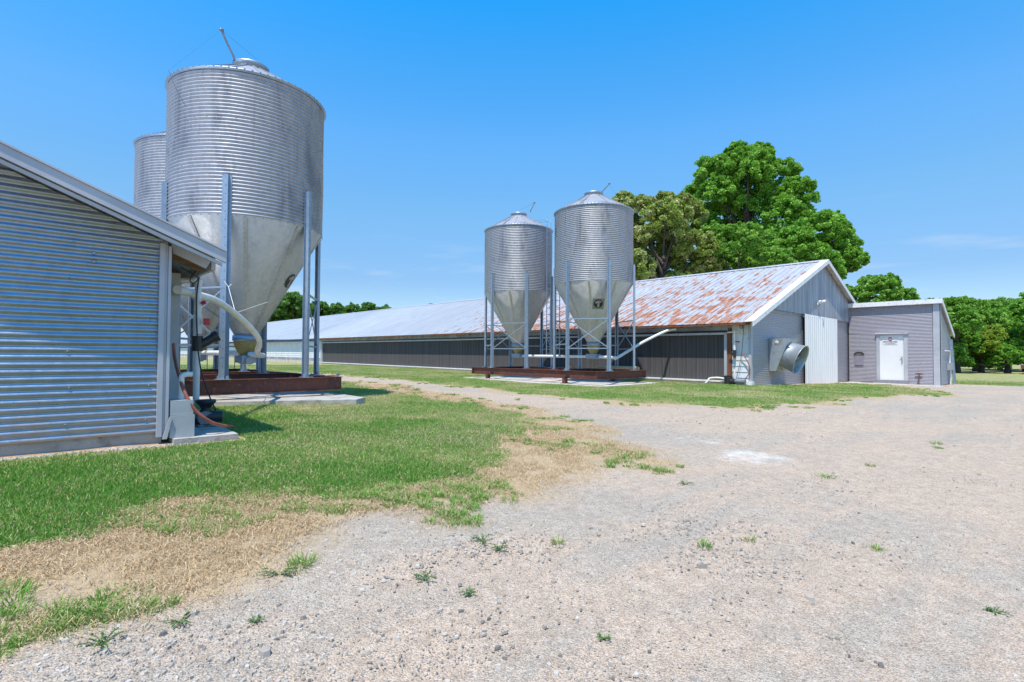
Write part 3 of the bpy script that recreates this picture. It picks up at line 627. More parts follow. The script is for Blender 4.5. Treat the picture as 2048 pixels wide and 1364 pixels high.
for xa, xb in ((18.80, RDX), (RDX, 35.5)):
    m = MB(); a, b = ebz(xa), ebz(xb)
    m.prism([(xa, BY - .34, a - .14), (xb, BY - .34, b - .14), (xb, BY - .34, b + .03), (xa, BY - .34, a + .03)], (0, .03, 0))
    m.prism([(xa, BY - .342, a + .032), (xb, BY - .342, b + .032), (xb, BY - .342, b + .045), (xa, BY - .342, a + .045)], (0, .32, 0)); m.build('rake_trim', M['white'], RH)
SD = MB(); vsheet(SD, BY - .14, 24.55, 29.05, lambda x: -.13 - .014 * (x - 24.5), lambda x: up0(x) + .02, .27, .016, 6)
sd_ = SD.build('sliding_door', M['slide'], RH)
MB().bar((24.5, BY - .1, 2.78), (29.1, BY - .1, 2.75), .05, .05).build('door_rail', M['leg'], sd_)
m = MB(); q = at(1636, 607, y=BY - .12); MB_ = m.box(q[0] - .06, q[0] + .06, BY - .14, BY - .08, q[2] - .05, q[2] + .06)
m.tube([(q[0], BY - .13, q[2]), (q[0] - .1, BY - .25, q[2] + .03)], .02); m.tube([(q[0], BY - .13, q[2]), (q[0] + .28, BY - .27, q[2] + .09)], .02)
m.lathe((q[0] - .1, BY - .25, q[2] + .05), [(.02, .1), (.05, .08), (.085, 0), (.07, -.02)], 14, True, True, axis=(.4, .8, .4))
m.lathe((q[0] + .3, BY - .29, q[2] + .1), [(.02, .1), (.05, .08), (.085, 0), (.07, -.02)], 14, True, True, axis=(-.6, .7, .2)); m.build('flood_light', M['white'], RH)

# ------------------------------------------------------------------ utility shed
XS = 31.2; SY0, SY1 = 4.36, 8.03; ZB = -.27
US = thing('utility_shed', 'small ribbed metal lean-to shed with a white door beside the far gable', 'shed', (XS, SY0, ZB))
m = MB(); 
corr(m, 'y', XS, -1, lambda z: (4.62, 5.57) if z < 2.21 else (4.62, SY1), ZB + .02, 3.56, useg=3, warp=.004)
corr(m, 'y', XS, -1, lambda z: (6.83, SY1), ZB + .02, 2.21, useg=2, warp=.004); m.build('front_wall', M['sidinga'], US)
m = MB(); corr(m, 'x', SY0, -1, lambda z: (XS + .1, min(34.2, XS + 3.1 * (3.62 - z) / 1.5)) if z < 3.6 else None, ZB + .02, 3.55, useg=2); m.build('side_wall', M['siding'], US)
m = MB(); m.box(XS - .03, XS + .02, SY0 - .04, 4.60, ZB, 3.56); m.box(XS - .03, XS + .1, SY0 - .045, SY0 - .01, ZB, 3.54); m.build('corner_trim', M['trim'], US)
m = MB(); m.box(XS + .05, 34.2, SY0 + .05, SY1, ZB - .2, ZB + .1); m.box(XS - .02, XS + .05, SY0, SY1, ZB - .2, ZB + .012); m.build('footing', M['soil'], US)
m = MB(); m.prism([(XS - .14, SY0 - .1, 3.70), (34.45, SY0 - .1, 2.12), (34.45, SY0 - .1, 2.18), (XS - .14, SY0 - .1, 3.76)], (0, SY1 - SY0 + .1, 0)); m.build('roof', M['roofl'], US)
m = MB(); m.box(XS - .17, XS - .142, SY0 - .14, SY1, 3.56, 3.78); m.prism([(XS - .14, SY0 - .14, 3.58), (34.45, SY0 - .14, 2.02), (34.45, SY0 - .14, 2.2), (XS - .14, SY0 - .14, 3.78)], (0, .035, 0)); m.build('roof_trim', M['white'], US)
m = MB(); m.box(34.15, 34.2, SY0, SY1, ZB, 2.1); m.build('rear_wall', M['gable'], US)
m = MB(); m.box(XS + .0, XS + .03, 5.72, 6.70, -.08, 2.10); dr = m.build('door', M['doorpaint'], US)
m = MB().box(XS - .03, XS - .002, 5.785, 5.815, .72, 1.06); m.tube([(XS - .015, 5.80, 1.05), (XS - .05, 5.80, 1.05), (XS - .05, 5.87, 1.05)], .014); m.tube([(XS - .03, 5.80, .74), (XS - .06, 5.80, .8), (XS - .03, 5.80, .9)], .01); m.build('handle', M['pumpgrey'], dr)
m = MB(); m.box(XS - .05, XS + .04, 5.57, 5.72, -.15, 2.10); m.box(XS - .05, XS + .04, 6.70, 6.84, -.15, 2.10); m.box(XS - .05, XS + .04, 5.57, 6.84, 2.102, 2.19); m.build('door_frame', M['trim'], US)
m = MB(); m.box(XS - .13, XS + .02, 5.54, 6.87, 2.192, 2.215); m.build('door_drip_cap', M['white'], US)
m = MB(); m.box(XS - .10, XS + .02, 5.55, 6.86, -.27, -.085); m.build('door_step', M['greyplaque'], US)
def text_mesh(body, size, pos, mat, name, parent=None, ext=.002, facing=(-1, 0, 0), bold=False):
    """lettering standing upright on a wall that faces -x"""
    cu = bpy.data.curves.new('t', 'FONT'); cu.body = body; cu.size = size; cu.extrude = ext; cu.align_x = 'CENTER'; cu.align_y = 'CENTER'
    if bold: cu.offset = .0025
    to = bpy.data.objects.new('t', cu); COL.objects.link(to); bpy.context.view_layer.update()
    me = bpy.data.meshes.new_from_object(to.evaluated_get(bpy.context.evaluated_depsgraph_get())); bpy.data.objects.remove(to)
    R = Matrix(((0, 0, -1), (-1, 0, 0), (0, 1, 0))).to_4x4()
    me.transform(Matrix.Translation(Vector(pos) - (parent_loc(parent) if parent else Vector((0, 0, 0)))) @ R); me.materials.clear(); me.materials.append(mat); me.name = name
    ob = bpy.data.objects.new(name, me); COL.objects.link(ob); ob.parent = parent; return ob
SG = thing('warning_sign', 'white restricted area sign with a round red symbol on the shed door', 'sign', (XS - .01, 6.27, 1.8))
m = MB().box(XS - .012, XS - .001, 5.96, 6.58, 1.66, 2.02); m.build('board', M['white'], SG)
m = MB().lathe((XS - .0125, 6.27, 1.93), [(.09, 0), (.09, .004), (0, .0041)], 24, axis=(-1, 0, 0)); m.build('red_symbol', M['red'], SG)
m = MB().box(XS - .019, XS - .0168, 6.20, 6.34, 1.90, 1.955); m.build('symbol_bar', M['white'], SG)
text_mesh('RESTRICTED AREA', .070, (XS - .015, 6.27, 1.805), M['ink'], 'lettering', SG, bold=True)
text_mesh('AUTHORIZED PERSONNEL ONLY', .040, (XS - .015, 6.27, 1.745), M['ink'], 'lettering', SG)
text_mesh('DO NOT ENTER', .055, (XS - .015, 6.27, 1.695), M['ink'], 'lettering', SG)
c1 = at(1718, 708, x=XS - .03)
PQ = thing('wall_plaque', 'black arched plaque above a dark grey notice panel left of the shed door', 'plaque', (XS - .03, c1[1], c1[2]))
m = MB(); pts = [(XS - .055, c1[1] - .2 * math.cos(PI * k / 12) * (1 if 0 < k < 12 else 1.15), c1[2] + .02 + .1 * math.sin(PI * k / 12)) for k in range(13)] + [(XS - .055, c1[1] + .18, c1[2] - .06), (XS - .055, c1[1] - .18, c1[2] - .06)]
m.prism(pts, (.03, 0, 0)); m.build('arch_top', M['blackmail'], PQ)
m = MB().box(XS - .045, XS - .014, c1[1] - .19, c1[1] + .19, .62, c1[2] - .062); m.build('panel', M['greyplaque'], PQ)
m = MB().box(XS - .058, XS - .0555, c1[1] - .10, c1[1] + .10, c1[2] - .02, c1[2] + .0); m.build('brass_strip', M['paleplank'], PQ)
q = at(1838, 750, x=XS - .06)
m = MB().tube([(XS - .06, q[1], -.25), (XS - .06, q[1], .22)], .017, 8); m.tube([(XS + .0, q[1], .22), (XS - .14, q[1], .21), (XS - .16, q[1], .14)], .022, 8); m.tube([(XS - .07, q[1] - .07, .27), (XS - .07, q[1] + .07, .27)], .018, 8); m.box(XS - .09, XS - .05, q[1] - .14, q[1] + .14, .235, .262)
tag(m.build('water_spigot', M['rustwood'], None, (XS - .06, q[1], -.25)), 'rusty standpipe tap against the shed wall right of the door', 'tap')
q = at(1735, 764, x=XS - .25)
m = MB().box(XS - .42, XS - .12, q[1] - .25, q[1] + .27, ZB + .012, ZB + .05)
for k in range(6): m.bar((XS - .42, q[1] - .2 + k * .09, ZB + .056), (XS - .12, q[1] - .2 + k * .09, ZB + .056), .03, .012)
tag(m.build('door_mat', M['black'], None, (XS - .3, q[1], ZB)), 'dark mat lying at the foot of the shed wall under the plaque', 'mat')
# electrics and ladder on the shed's shaded side
EB = thing('electrical_box', 'grey green electrical box with conduit on the shaded side of the shed', 'electrical box', (33.2, SY0, .5))
m = MB().box(33.0, 33.65, SY0 - .16, SY0 - .01, .42, .78); m.box(33.02, 33.63, SY0 - .175, SY0 - .162, .44, .76); m.build('cabinet', M['fanwhite'], EB)
m = MB().tube([(33.3, SY0 - .08, .78), (33.3, SY0 - .08, 1.35), (32.2, SY0 - .06, 1.37)], .03, 8); m.tube([(33.4, SY0 - .08, .42), (33.4, SY0 - .08, -.28)], .04, 8); m.build('conduit', M['pvc'], EB)
LD = thing('extension_ladder', 'pale blue metal ladder standing against the right corner of the shed', 'ladder', (33.9, SY0 - .3, -.28))
m = MB(); 
for dx in (0, .36): MB().bar((33.7 + dx, SY0 - .18, -.27), (33.7 + dx, SY0 - .06, 1.95), .03, .08).build('rail', M['leg'], LD)
for k in range(8): t = (k + .6) / 8.3; MB().tube([(33.7, SY0 - .18 + .12 * t, -.27 + 2.22 * t), (34.06, SY0 - .18 + .12 * t, -.27 + 2.22 * t)], .016, 6).build('rung', M['leg'], LD)

# ------------------------------------------------------------------ exhaust fan
fc = Vector(at(1596, 718, y=6.95)); fb = Vector((22.05, 7.55, fc.z + .0)); ax = Vector((0, -1, -.16)).normalized()
FN = thing('exhaust_fan', 'round galvanized exhaust fan hood jutting from the far gable wall beside the sliding door', 'exhaust fan', (21.9, BY, 1.1))
m = MB(); x0, x1 = 21.02, 22.05
yt, yb, zt, zb = 7.38, 7.86, 1.74, .50
m.add([(x0, BY - .02, zb), (x1, BY - .02, zb), (x1, BY - .02, zt), (x0, BY - .02, zt), (x0, yb, zb), (x1, yb, zb), (x1, yt, zt), (x0, yt, zt)], [(0, 1, 2, 3), (7, 6, 5, 4), (0, 4, 5, 1), (1, 5, 6, 2), (2, 6, 7, 3), (3, 7, 4, 0)])
m.bar((x0 - .012, yt, zt), (x0 - .012, yb, zb), .02, .04); hs_ = m.build('housing', M['fanwhite'], FN)
cc = Vector(((x0 + x1) / 2, (yt + yb) / 2 - .0, (zt + zb) / 2)); axx = Vector((0, -(zt - zb), -(yb - yt))).normalized()
tgt = Vector((fc.x, fc.y, fc.z)); L = .50
m = MB().lathe(cc, [(.50, -.05), (.51, .1), (.56, L), (.58, L + .01), (.58, L + .035), (.55, L + .03), (.54, L - .02), (.49, .12), (.485, 0)], 48, axis=axx); m.build('discharge_cone', M['fanwhite'], FN)
m = MB().lathe(cc, [(.0, .07), (.48, .07)], 32, axis=axx); m.lathe(cc, [(.12, .08), (.12, .2), (.0, .21)], 20, axis=axx); m.build('shutter_plate', M['pumpgrey'], FN)
m = MB()
au = axx.orthogonal().normalized(); av = axx.cross(au)
for k in range(6):
    a_ = k * PI / 3; d_ = au * math.cos(a_) + av * math.sin(a_); e_ = axx.cross(d_)
    m.add([cc + axx * .22 + d_ * .1 - e_ * .05, cc + axx * .30 + d_ * .1 + e_ * .05, cc + axx * .34 + d_ * .45 + e_ * .14, cc + axx * .20 + d_ * .45 - e_ * .12], [(0, 1, 2, 3), (3, 2, 1, 0)])
m.build('fan_blades', M['fanwhite'], FN)
m = MB()
for k in range(3):
    a_ = k * 2 * PI / 3 + .5; d_ = au * math.cos(a_) + av * math.sin(a_); m.bar(cc + d_ * .57 + axx * .02, cc + d_ * .60 + axx * .1, .05, .03)
    m.bar(cc + axx * .3 - d_ * .51, cc + axx * .3 + d_ * .51, .012, .012)
m.build('support_rods', M['leg'], FN)
q = at(1553, 685.5, x=x0 - .01); m = MB().lathe((x0 - .001, q[1], q[2]), [(.075, 0), (.075, .006), (0, .0061)], 20, axis=(-1, 0, 0)); dc = m.build('maker_badge', M['white'], FN)
m = MB().lathe((x0 - .0075, q[1], q[2]), [(.052, 0), (.052, .003), (.062, .003), (.062, 0)], 20, axis=(-1, 0, 0)); m.box(x0 - .0105, x0 - .0075, q[1] - .035, q[1] + .035, q[2] - .012, q[2] + .012); m.build('badge_ring', M['pumpgrey'], dc)

# ------------------------------------------------------------------ concrete pads (setting)
def slab(name, pts, z0, z1, mat):
    o = MB().prism([(a, b, z0) for a, b in pts], (0, 0, z1 - z0)).build(name, mat); return tag(o, kind='structure')
def slab3(name, pts, depth, mat): return tag(MB().prism([(a, b, c - depth) for a, b, c in pts], (0, 0, depth)).build(name, mat), kind='structure')
qa = at(418, 802, z=.235); qb = at(713, 799, z=.215)
slab3('concrete_pad', [(qa[0] - .45, qa[1] + .0, .235), (qb[0], qb[1] + .0, .215), (qb[0] + .35, qb[1] + .35, .215), (qb[0] + .35, 18.6, .23), (1.95, 18.6, .25)], .16, M['conc'])
q1 = at(1010, 760, z=.03); 
slab3('concrete_pad', [(13.7, 18.3, .06), (13.75, 12.2, .035), (14.3, 10.75, .03), (17.75, 10.75, .03), (17.75, 18.3, .06)], .15, M['concl'])
slab3('concrete_pad', [(1.12, 6.2, .22), (1.72, 6.22, .215), (1.75, 7.5, .22), (1.12, 7.5, .225)], .12, M['conc'])
slab3('concrete_pad', [(29.0, 7.9, -.175), (29.6, 6.3, -.21), (30.25, 4.2, -.262), (31.15, 4.1, -.262), (31.15, 7.98, -.235)], .12, M['concl'])

# ------------------------------------------------------------------ steel platforms
def platform(label, X0, X1, Y0, Y1, zt, zg):
    P = thing('steel_platform', label, 'platform', (X0, Y0, zt - .28), 'brown steel platforms under the feed bins'); h = .28
    def ibeam(a, b, w=.12):
        m = MB(); a = Vector(a); b = Vector(b)
        m.bar(a, b, .012, h - .03); m.bar(a + Vector((0, 0, h / 2 - .008)), b + Vector((0, 0, h / 2 - .008)), w, .014); m.bar(a - Vector((0, 0, h / 2 - .008)), b - Vector((0, 0, h / 2 - .008)), w, .014); return m
    zc = zt - h / 2
    for y in (Y0, Y1): ibeam((X0, y, zc), (X1, y, zc)).build('end_beam', M['rust'], P)
    for x_ in (X0 + .07, X1 - .07): ibeam((x_, Y0 + .07, zc - .0), (x_, Y1 - .07, zc - .0)).build('side_beam', M['rust'], P)
    for y in (Y0 + (Y1 - Y0) * .38, Y0 + (Y1 - Y0) * .62): ibeam((X0 + .14, y, zc), (X1 - .14, y, zc)).build('cross_beam', M['rust'], P)
    for x_ in (X0 + .07, X1 - .07):
        for y in (Y0 + 1.48, Y1 - 1.0):
            m = MB().box(x_ - .07, x_ + .07, y - .07, y + .07, zg + .03, zt - h); m.box(x_ - .12, x_ + .12, y - .12, y + .12, zg, zg + .028); m.build('support_post', M['rust'], P)
    return P
PR = platform('brown steel platform on short posts under the two distant feed bins', 14.3, 17.33, 11.18, 17.97, .51, .04)
PL = platform('brown steel platform under the two near feed bins behind the left building', 1.92, 4.92, 10.6, 17.4, .60, .22)

# ------------------------------------------------------------------ feed bins
def channel(m, c, out_, z0, z1, w=.17, d=.07, t=.006):
    """upright hat channel, web outward; out_ unit vector away from the bin"""
    o = Vector((out_[0], out_[1], 0)); s_ = Vector((-o.y, o.x, 0)); c = Vector((c[0], c[1], 0))
    prof = [(-w / 2, 0), (-w / 2 + .045, 0), (-w / 2 + .05, d), (w / 2 - .05, d), (w / 2 - .045, 0), (w / 2, 0), (w / 2, -t), (w / 2 - .05, -t), (w / 2 - .057, d - t), (-w / 2 + .057, d - t), (-w / 2 + .05, -t), (-w / 2, -t)]
    prof = [(-a, b) for a, b in prof]
    vs = [c + s_ * a + o * b + Vector((0, 0, z0)) for a, b in prof]; n = len(vs); vt = [v + Vector((0, 0, z1 - z0)) for v in vs]
    m.add(vs + vt, [(i, (i + 1) % n, n + (i + 1) % n, n + i) for i in range(n)]); 
    for q in ((0, 1, 10, 11), (1, 2, 9, 10), (2, 3, 8, 9), (3, 4, 7, 8), (4, 5, 6, 7)): m.add(vt, [q]); m.add(vs, [q[::-1]])
def make_bin(label, loc, R=1.47):
    T = thing('feed_bin', label, 'feed bin', loc, 'galvanized feed bins on steel platforms'); cx, cy, z = loc
    zj, zc = z + 3.22, z + 3.22 + .0677 * 40
    # ribbed shell with slight dents and lap seams
    n = 144; rows = 40 * 6; vs = []; fs = []
    for i in range(rows + 1):
        zz = zj + (zc - zj) * i / rows; ph = math.sin(2 * PI * (zz - zj) / PITCH)
        for k in range(n):
            a = 2 * PI * k / n; lap = .004 if (k % 48) < 24 else 0
            rr = R + .0115 * ph + lap + (.012 * (float(vn(k * .12, zz, 1.2, 81)) - .5) if 0 < k < n - 1 else 0)
            vs.append((cx + rr * math.cos(a), cy + rr * math.sin(a), zz))
    for i in range(rows):
        for k in range(n): fs.append((i * n + k, i * n + (k + 1) % n, (i + 1) * n + (k + 1) % n, (i + 1) * n + k))
    m = MB()
    for zz in (zj + .9, zj + 1.8):
        for k in range(36):
            a = 2 * PI * (k + .5) / 36; m.lathe((cx + (R + .008) * math.cos(a), cy + (R + .008) * math.sin(a), zz), [(.010, 0), (.008, .008), (0, .009)], 6, axis=(math.cos(a), math.sin(a), 0))
    for s_ in range(6):
        a = 2 * PI * s_ / 6 + .35
        for k in range(26): zz = zj + .06 + k * .1; m.lathe((cx + (R + .008) * math.cos(a), cy + (R + .008) * math.sin(a), zz), [(.008, 0), (.006, .007), (0, .008)], 6, axis=(math.cos(a), math.sin(a), 0))
    MB().add(vs, fs, True).build('shell', M['silo'], T, extra=(m, M['pumpgrey']))
    m = MB().lathe((cx, cy, 0), [(R + .012, zc - .03), (R + .045, zc - .005), (R + .045, zc + .012), (R, zc + .03)], 96); 
    for k in range(72): a = 2 * PI * k / 72; m.box(cx + (R + .04) * math.cos(a) - .012, cx + (R + .04) * math.cos(a) + .012, cy + (R + .04) * math.sin(a) - .012, cy + (R + .04) * math.sin(a) + .012, zc + .006, zc + .026)
    m.build('rim', M['leg'], T)
    # roof of 18 flat panels with standing seams
    rf = MB().lathe((cx, cy, 0), [(R + .02, zc + .01), (.33, zc + .68)], 18, smooth=False)
    for k in range(18): a = 2 * PI * k / 18; rf.bar((cx + (R + .01) * math.cos(a), cy + (R + .01) * math.sin(a), zc + .022), (cx + .34 * math.cos(a), cy + .34 * math.sin(a), zc + .688), .025, .025)
    rf = rf.build('roof', M['silo'], T)
    MB().lathe((cx, cy, 0), [(.33, zc + .66), (.33, zc + .74), (.36, zc + .74), (.36, zc + .80), (.34, zc + .815), (.0, zc + .84)], 32).build('lid', M['leg'], rf)
    # hopper: 12 overlapping panels with raised seams
    HZ = z + 1.0; r1 = .20
    pr_ = [(R - .005, zj + .01), (R - .002, zj - .005), (r1, HZ)]
    co = MB().lathe((cx, cy, 0), pr_, 96)
    for k in range(9):
        a = 2 * PI * (k + .3) / 9; co.bar((cx + (R - .0) * math.cos(a), cy + (R - .0) * math.sin(a), zj - .02), (cx + (r1 + .008) * math.cos(a), cy + (r1 + .008) * math.sin(a), HZ + .01), .055, .012, up=(math.cos(a), math.sin(a), .8))
        co.bar((cx + (R + .006) * math.cos(a + .02), cy + (R + .006) * math.sin(a + .02), zj - .02), (cx + (r1 + .014) * math.cos(a + .08), cy + (r1 + .014) * math.sin(a + .08), HZ + .01), .012, .01, up=(math.cos(a), math.sin(a), .8))
    m = MB()
    for k in range(9):
        a = 2 * PI * (k + .3) / 9 - .012
        for j in range(26): t = (j + .5) / 26; rr = R + (r1 - R) * t + .012; m.lathe((cx + rr * math.cos(a), cy + rr * math.sin(a), zj + (HZ - zj) * t), [(.009, 0), (.007, .007), (0, .008)], 6, axis=(math.cos(a), math.sin(a), -.5))
    for k in range(60): a = 2 * PI * k / 60; m.lathe((cx + (R + .005) * math.cos(a), cy + (R + .005) * math.sin(a), zj - .02), [(.010, 0), (.008, .010), (0, .011)], 6, axis=(math.cos(a), math.sin(a), -.2))
    co.build('hopper', M['cone'], T, extra=(m, M['pumpgrey']))
    MB().lathe((cx, cy, 0), [(.23, HZ + .02), (.26, HZ + .02), (.26, HZ - .09), (.22, HZ - .10)], 32).build('collar', M['leg'], T)
    MB().lathe((cx, cy, 0), [(.24, HZ - .09), (.22, HZ - .22), (.13, HZ - .38), (.12, HZ - .40)], 24, cap1=True).build('feed_boot', M['boot'], T)
    m = MB().box(cx - .14, cx + .14, cy - .24, cy + .24, HZ - .55, HZ - .40); m.tube([(cx, cy - .3, HZ - .50), (cx, cy + .3, HZ - .50)], .085, 14); m.build('auger_box', M['leg'], T)
    # legs
    for k in range(6):
        a = k * PI / 3; o = (math.cos(a), math.sin(a)); m = MB(); channel(m, (cx + (R + .012) * o[0], cy + (R + .012) * o[1]), o, z + .012, z + 3.93)
        s_ = (-o[1], o[0]); c_ = (cx + (R + .05) * o[0], cy + (R + .05) * o[1])
        lgm = m; m = MB().box(c_[0] - .11, c_[0] + .11, c_[1] - .11, c_[1] + .11, z, z + .012)
        for e in (-1, 1): m.box(c_[0] + s_[0] * e * .07 - .025, c_[0] + s_[0] * e * .07 + .025, c_[1] + s_[1] * e * .07 - .025, c_[1] + s_[1] * e * .07 + .025, z + .012, z + .07)
        fpm = m; m = MB()
        for j in range(22): zz = z + .25 + j * .165; m.lathe((cx + (R + .0825) * o[0], cy + (R + .0825) * o[1], zz), [(.008, 0), (.008, .003), (0, .0031)], 6, axis=(o[0], o[1], 0))
        lg = lgm.build('leg', M['leg'], T, extra=(m, M['black'])); fpm.build('foot_plate', M['leg'], lg)
    Lp = [(cx + (R + .04) * math.cos(k * PI / 3), cy + (R + .04) * math.sin(k * PI / 3)) for k in range(6)]
    for a_, b_ in ((3, 4), (5, 0), (1, 2)):
        A_, B_ = Lp[a_], Lp[b_]; m = MB()
        m.bar((*A_, z + 1.86), (*B_, z + 1.86), .035, .035); m.bar((*A_, z + .80), (*B_, z + .80), .035, .035)
        m.bar((A_[0], A_[1], z + 1.86), (B_[0], B_[1], z + .80), .014, .035); m.bar((A_[0] * .985 + B_[0] * .015, A_[1] * .985 + B_[1] * .015, z + .80), (B_[0] * .985 + A_[0] * .015, B_[1] * .985 + A_[1] * .015, z + 1.84), .012, .032); m.build('cross_brace', M['leg'], T)
    for a_, b_ in ((0, 1), (2, 3)):
        MB().bar((*Lp[a_], z + .95), (*Lp[b_], z + .95), .03, .045).build('cross_brace', M['leg'], T)
    return T
def ladder(T, c, out_, z0, z1, w=.32, rail=False):
    o = Vector((out_[0], out_[1], 0)).normalized(); s_ = Vector((-o.y, o.x, 0)); c = Vector((c[0], c[1], 0)); m = MB()
    for e in (-1, 1): m.bar(c + s_ * (e * w / 2) + Vector((0, 0, z0)), c + s_ * (e * w / 2) + Vector((0, 0, z1)), .03, .03)
    zz = z0 + .08
    while zz < z1: m.tube([c + s_ * (-w / 2) + Vector((0, 0, zz)), c + s_ * (w / 2) + Vector((0, 0, zz))], .012, 6); zz += .27
    L_ = m.build('ladder', M['leg'], T)
    if rail:
        m = MB()
        for e in (-1, 1):
            b0 = c + s_ * (e * w / 2) + Vector((0, 0, z1)); m.tube(bez([b0, b0 + Vector((0, 0, .22)), b0 - o * .12 + Vector((0, 0, .32)), b0 - o * .95 + Vector((0, 0, .33))], 5), .013, 6)
        for e in (-1, 1): b0 = c + s_ * (e * w / 2); m.tube([b0 - o * .12 + Vector((0, 0, z1 - .2)), b0 - o * 1.15 + Vector((0, 0, z1 + .36))], .013, 6)
        m.build('hand_rail', M['leg'], L_)
B1 = make_bin('right-hand bin of the distant pair, with a round black arrow emblem on its cone', (15.81, 12.50, .51))
kids0 = [k for k in bpy.data.objects if k.parent == B1]
def clone(loc, label):
    c = copy_tree(B1); c.location = loc; c['label'] = label
    if loc[2] < .5:                        # near bins: the beams stand higher against the bin, so the legs are shorter
        for k in [k for k in bpy.data.objects if k.parent == c and k.name.startswith('leg')]: k.scale.z = .957; k.location.z = .17
    return c
B2 = clone((15.81, 16.65, .51), 'left-hand bin of the distant pair, with a ladder up its side')
B3 = clone((3.41, 11.9, .43), 'largest looking near feed bin with a bent lid arm at its top')
B4 = clone((3.41, 16.0, .43), 'feed bin mostly hidden behind the big near bin on the left')
def lidarm(T, base, tip, r=.022):
    b = Vector(base); t = Vector(tip); m = MB().tube(bez([b + Vector((.0, 0, -.03)), b + (t - b) * .06 + Vector((0, 0, .03)), b + (t - b) * .5, t], 5), r, 8); m.lathe(t, [(0, -.04), (.035, -.03), (.035, .03), (0, .04)], 10, axis=(1, .3, 0)); return m.build('lid_arm', M['pumpgrey'], T)
zl = .43 + 3.22 + 2.708 + .74
b = at(465, 128, d=10.8); t_ = at(443, 60, d=10.6); b = (3.41 - .36, 11.9 - .1, zl + .07); t_ = at(443, 60, d=10.75); lidarm(B3, b, t_)
m = MB().tube([t_, (3.41 - .0, 11.9 - .36, zl + .1)], .0022, 5); e_ = at(337, 141, d=9.75); m.tube([t_, e_], .0011, 5); m.tube([e_, at(352, 178, d=9.6), at(372, 214, d=9.55)], .004, 5); m.build('pull_wire', M['rubber'], B3)
b = (15.81 + .3, 12.5 + .1, zl + .06); t_ = at(1219, 367, d=20.2); lidarm(B1, b, t_, .02); MB().tube([t_, at(1232, 391, d=19.6)], .003, 4).build('pull_wire', M['rubber'], B1)
t_ = at(1069, 405, d=22.9); lidarm(B2, at(1061, 423, d=22.9), t_, .02); MB().tube([t_, at(1041, 420, d=22.6)], .003, 4).build('pull_wire', M['rubber'], B2)
p_l = at(1095, 700, y=15.15); ladder(B2, (p_l[0], 15.10), (.25, -1), 1.05, .51 + 3.22 + 2.70, .32, True)
p_l = at(1116, 700, y=14.1); ladder(B1, (p_l[0], 14.12), (-.25, 1), 1.0, 4.2, .32)
# emblem on the cone of B1
ang = None
def cone_pt(cx, cy, z, a, zz, off=.006):
    zj, HZ, R, r1 = z + 3.215, z + 1.0, 1.47, .20; t = (zj - zz) / (zj - HZ); rr = R + (r1 - R) * t; nv = Vector((math.cos(a), math.sin(a), -(R - r1) / (zj - HZ))).normalized()
    return Vector((cx + rr * math.cos(a), cy + rr * math.sin(a), zz)) + nv * off, rr
def decal(T, cx, cy, z, a0, z0, shapes):
    up = Vector((math.cos(a0) * .5, math.sin(a0) * .5, .86))
    for nm, mt, off, pts in shapes:
        vs = [];
        for (u, v) in pts:
            zz = z0 + v * .87; p0, rr = cone_pt(cx, cy, z, a0, zz, 0); p1, rr = cone_pt(cx, cy, z, a0 + u / rr, zz, off); vs.append(p1)
        c0 = sum(vs, Vector()) / len(vs)
        if nm == 'emblem_disc': c0 = cone_pt(cx, cy, z, a0, z0, off)[0]; m = MB().add([c0] + vs, [(0, i + 1, (i + 1) % len(vs) + 1) for i in range(len(vs))])
        else: m = MB().add(vs, [tuple(range(len(vs)))])
        m.build(nm, M[mt], T)
circ = [(.165 * math.cos(2 * PI * k / 32), .165 * math.sin(2 * PI * k / 32)) for k in range(32)]
arrow = [(-.03, -.13), (.045, -.13), (.04, .03), (.10, .05), (.10, .09), (.05, .125), (-.005, .13), (-.07, .09), (-.12, .05), (-.085, 0), (-.02, .05)]
sq = [(-.2, -.22), (0, -.22), (.22, -.22), (.22, 0), (.22, .2), (0, .2), (-.2, .2), (-.2, 0)]
aim = None
for a_ in np.arange(3.4, 4.6, .004):
    p0, _ = cone_pt(15.81, 12.5, .51, a_, 2.93); v = _R @ (np.array(p0) - np.array([0, 0, CH])); px = 1024 + F * v[0] / v[2]
    if px >= 1196.5: aim = a_; break
decal(B1, 15.81, 12.5, .51, aim, 2.93, (('emblem_backing', 'decal_grey', .005, sq), ('emblem_disc', 'logo_black', .010, circ), ('emblem_arrow', 'logo_grey', .015, arrow), ('emblem_flash', 'logo_red', .019, [(.0, .05), (.05, .05), (.08, .09), (.03, .12), (-.02, .11)])))
for a_ in np.arange(4.2, 5.6, .004):
    p0, _ = cone_pt(3.41, 11.9, .43, a_, 2.6); v = _R @ (np.array(p0) - np.array([0, 0, CH])); px = 1024 + F * v[0] / v[2]
    if px >= 584: break
decal(B3, 3.41, 11.9, .43, a_, 2.62, (('emblem_disc', 'logo_black', .010, circ), ('emblem_arrow', 'logo_grey', .015, arrow)))

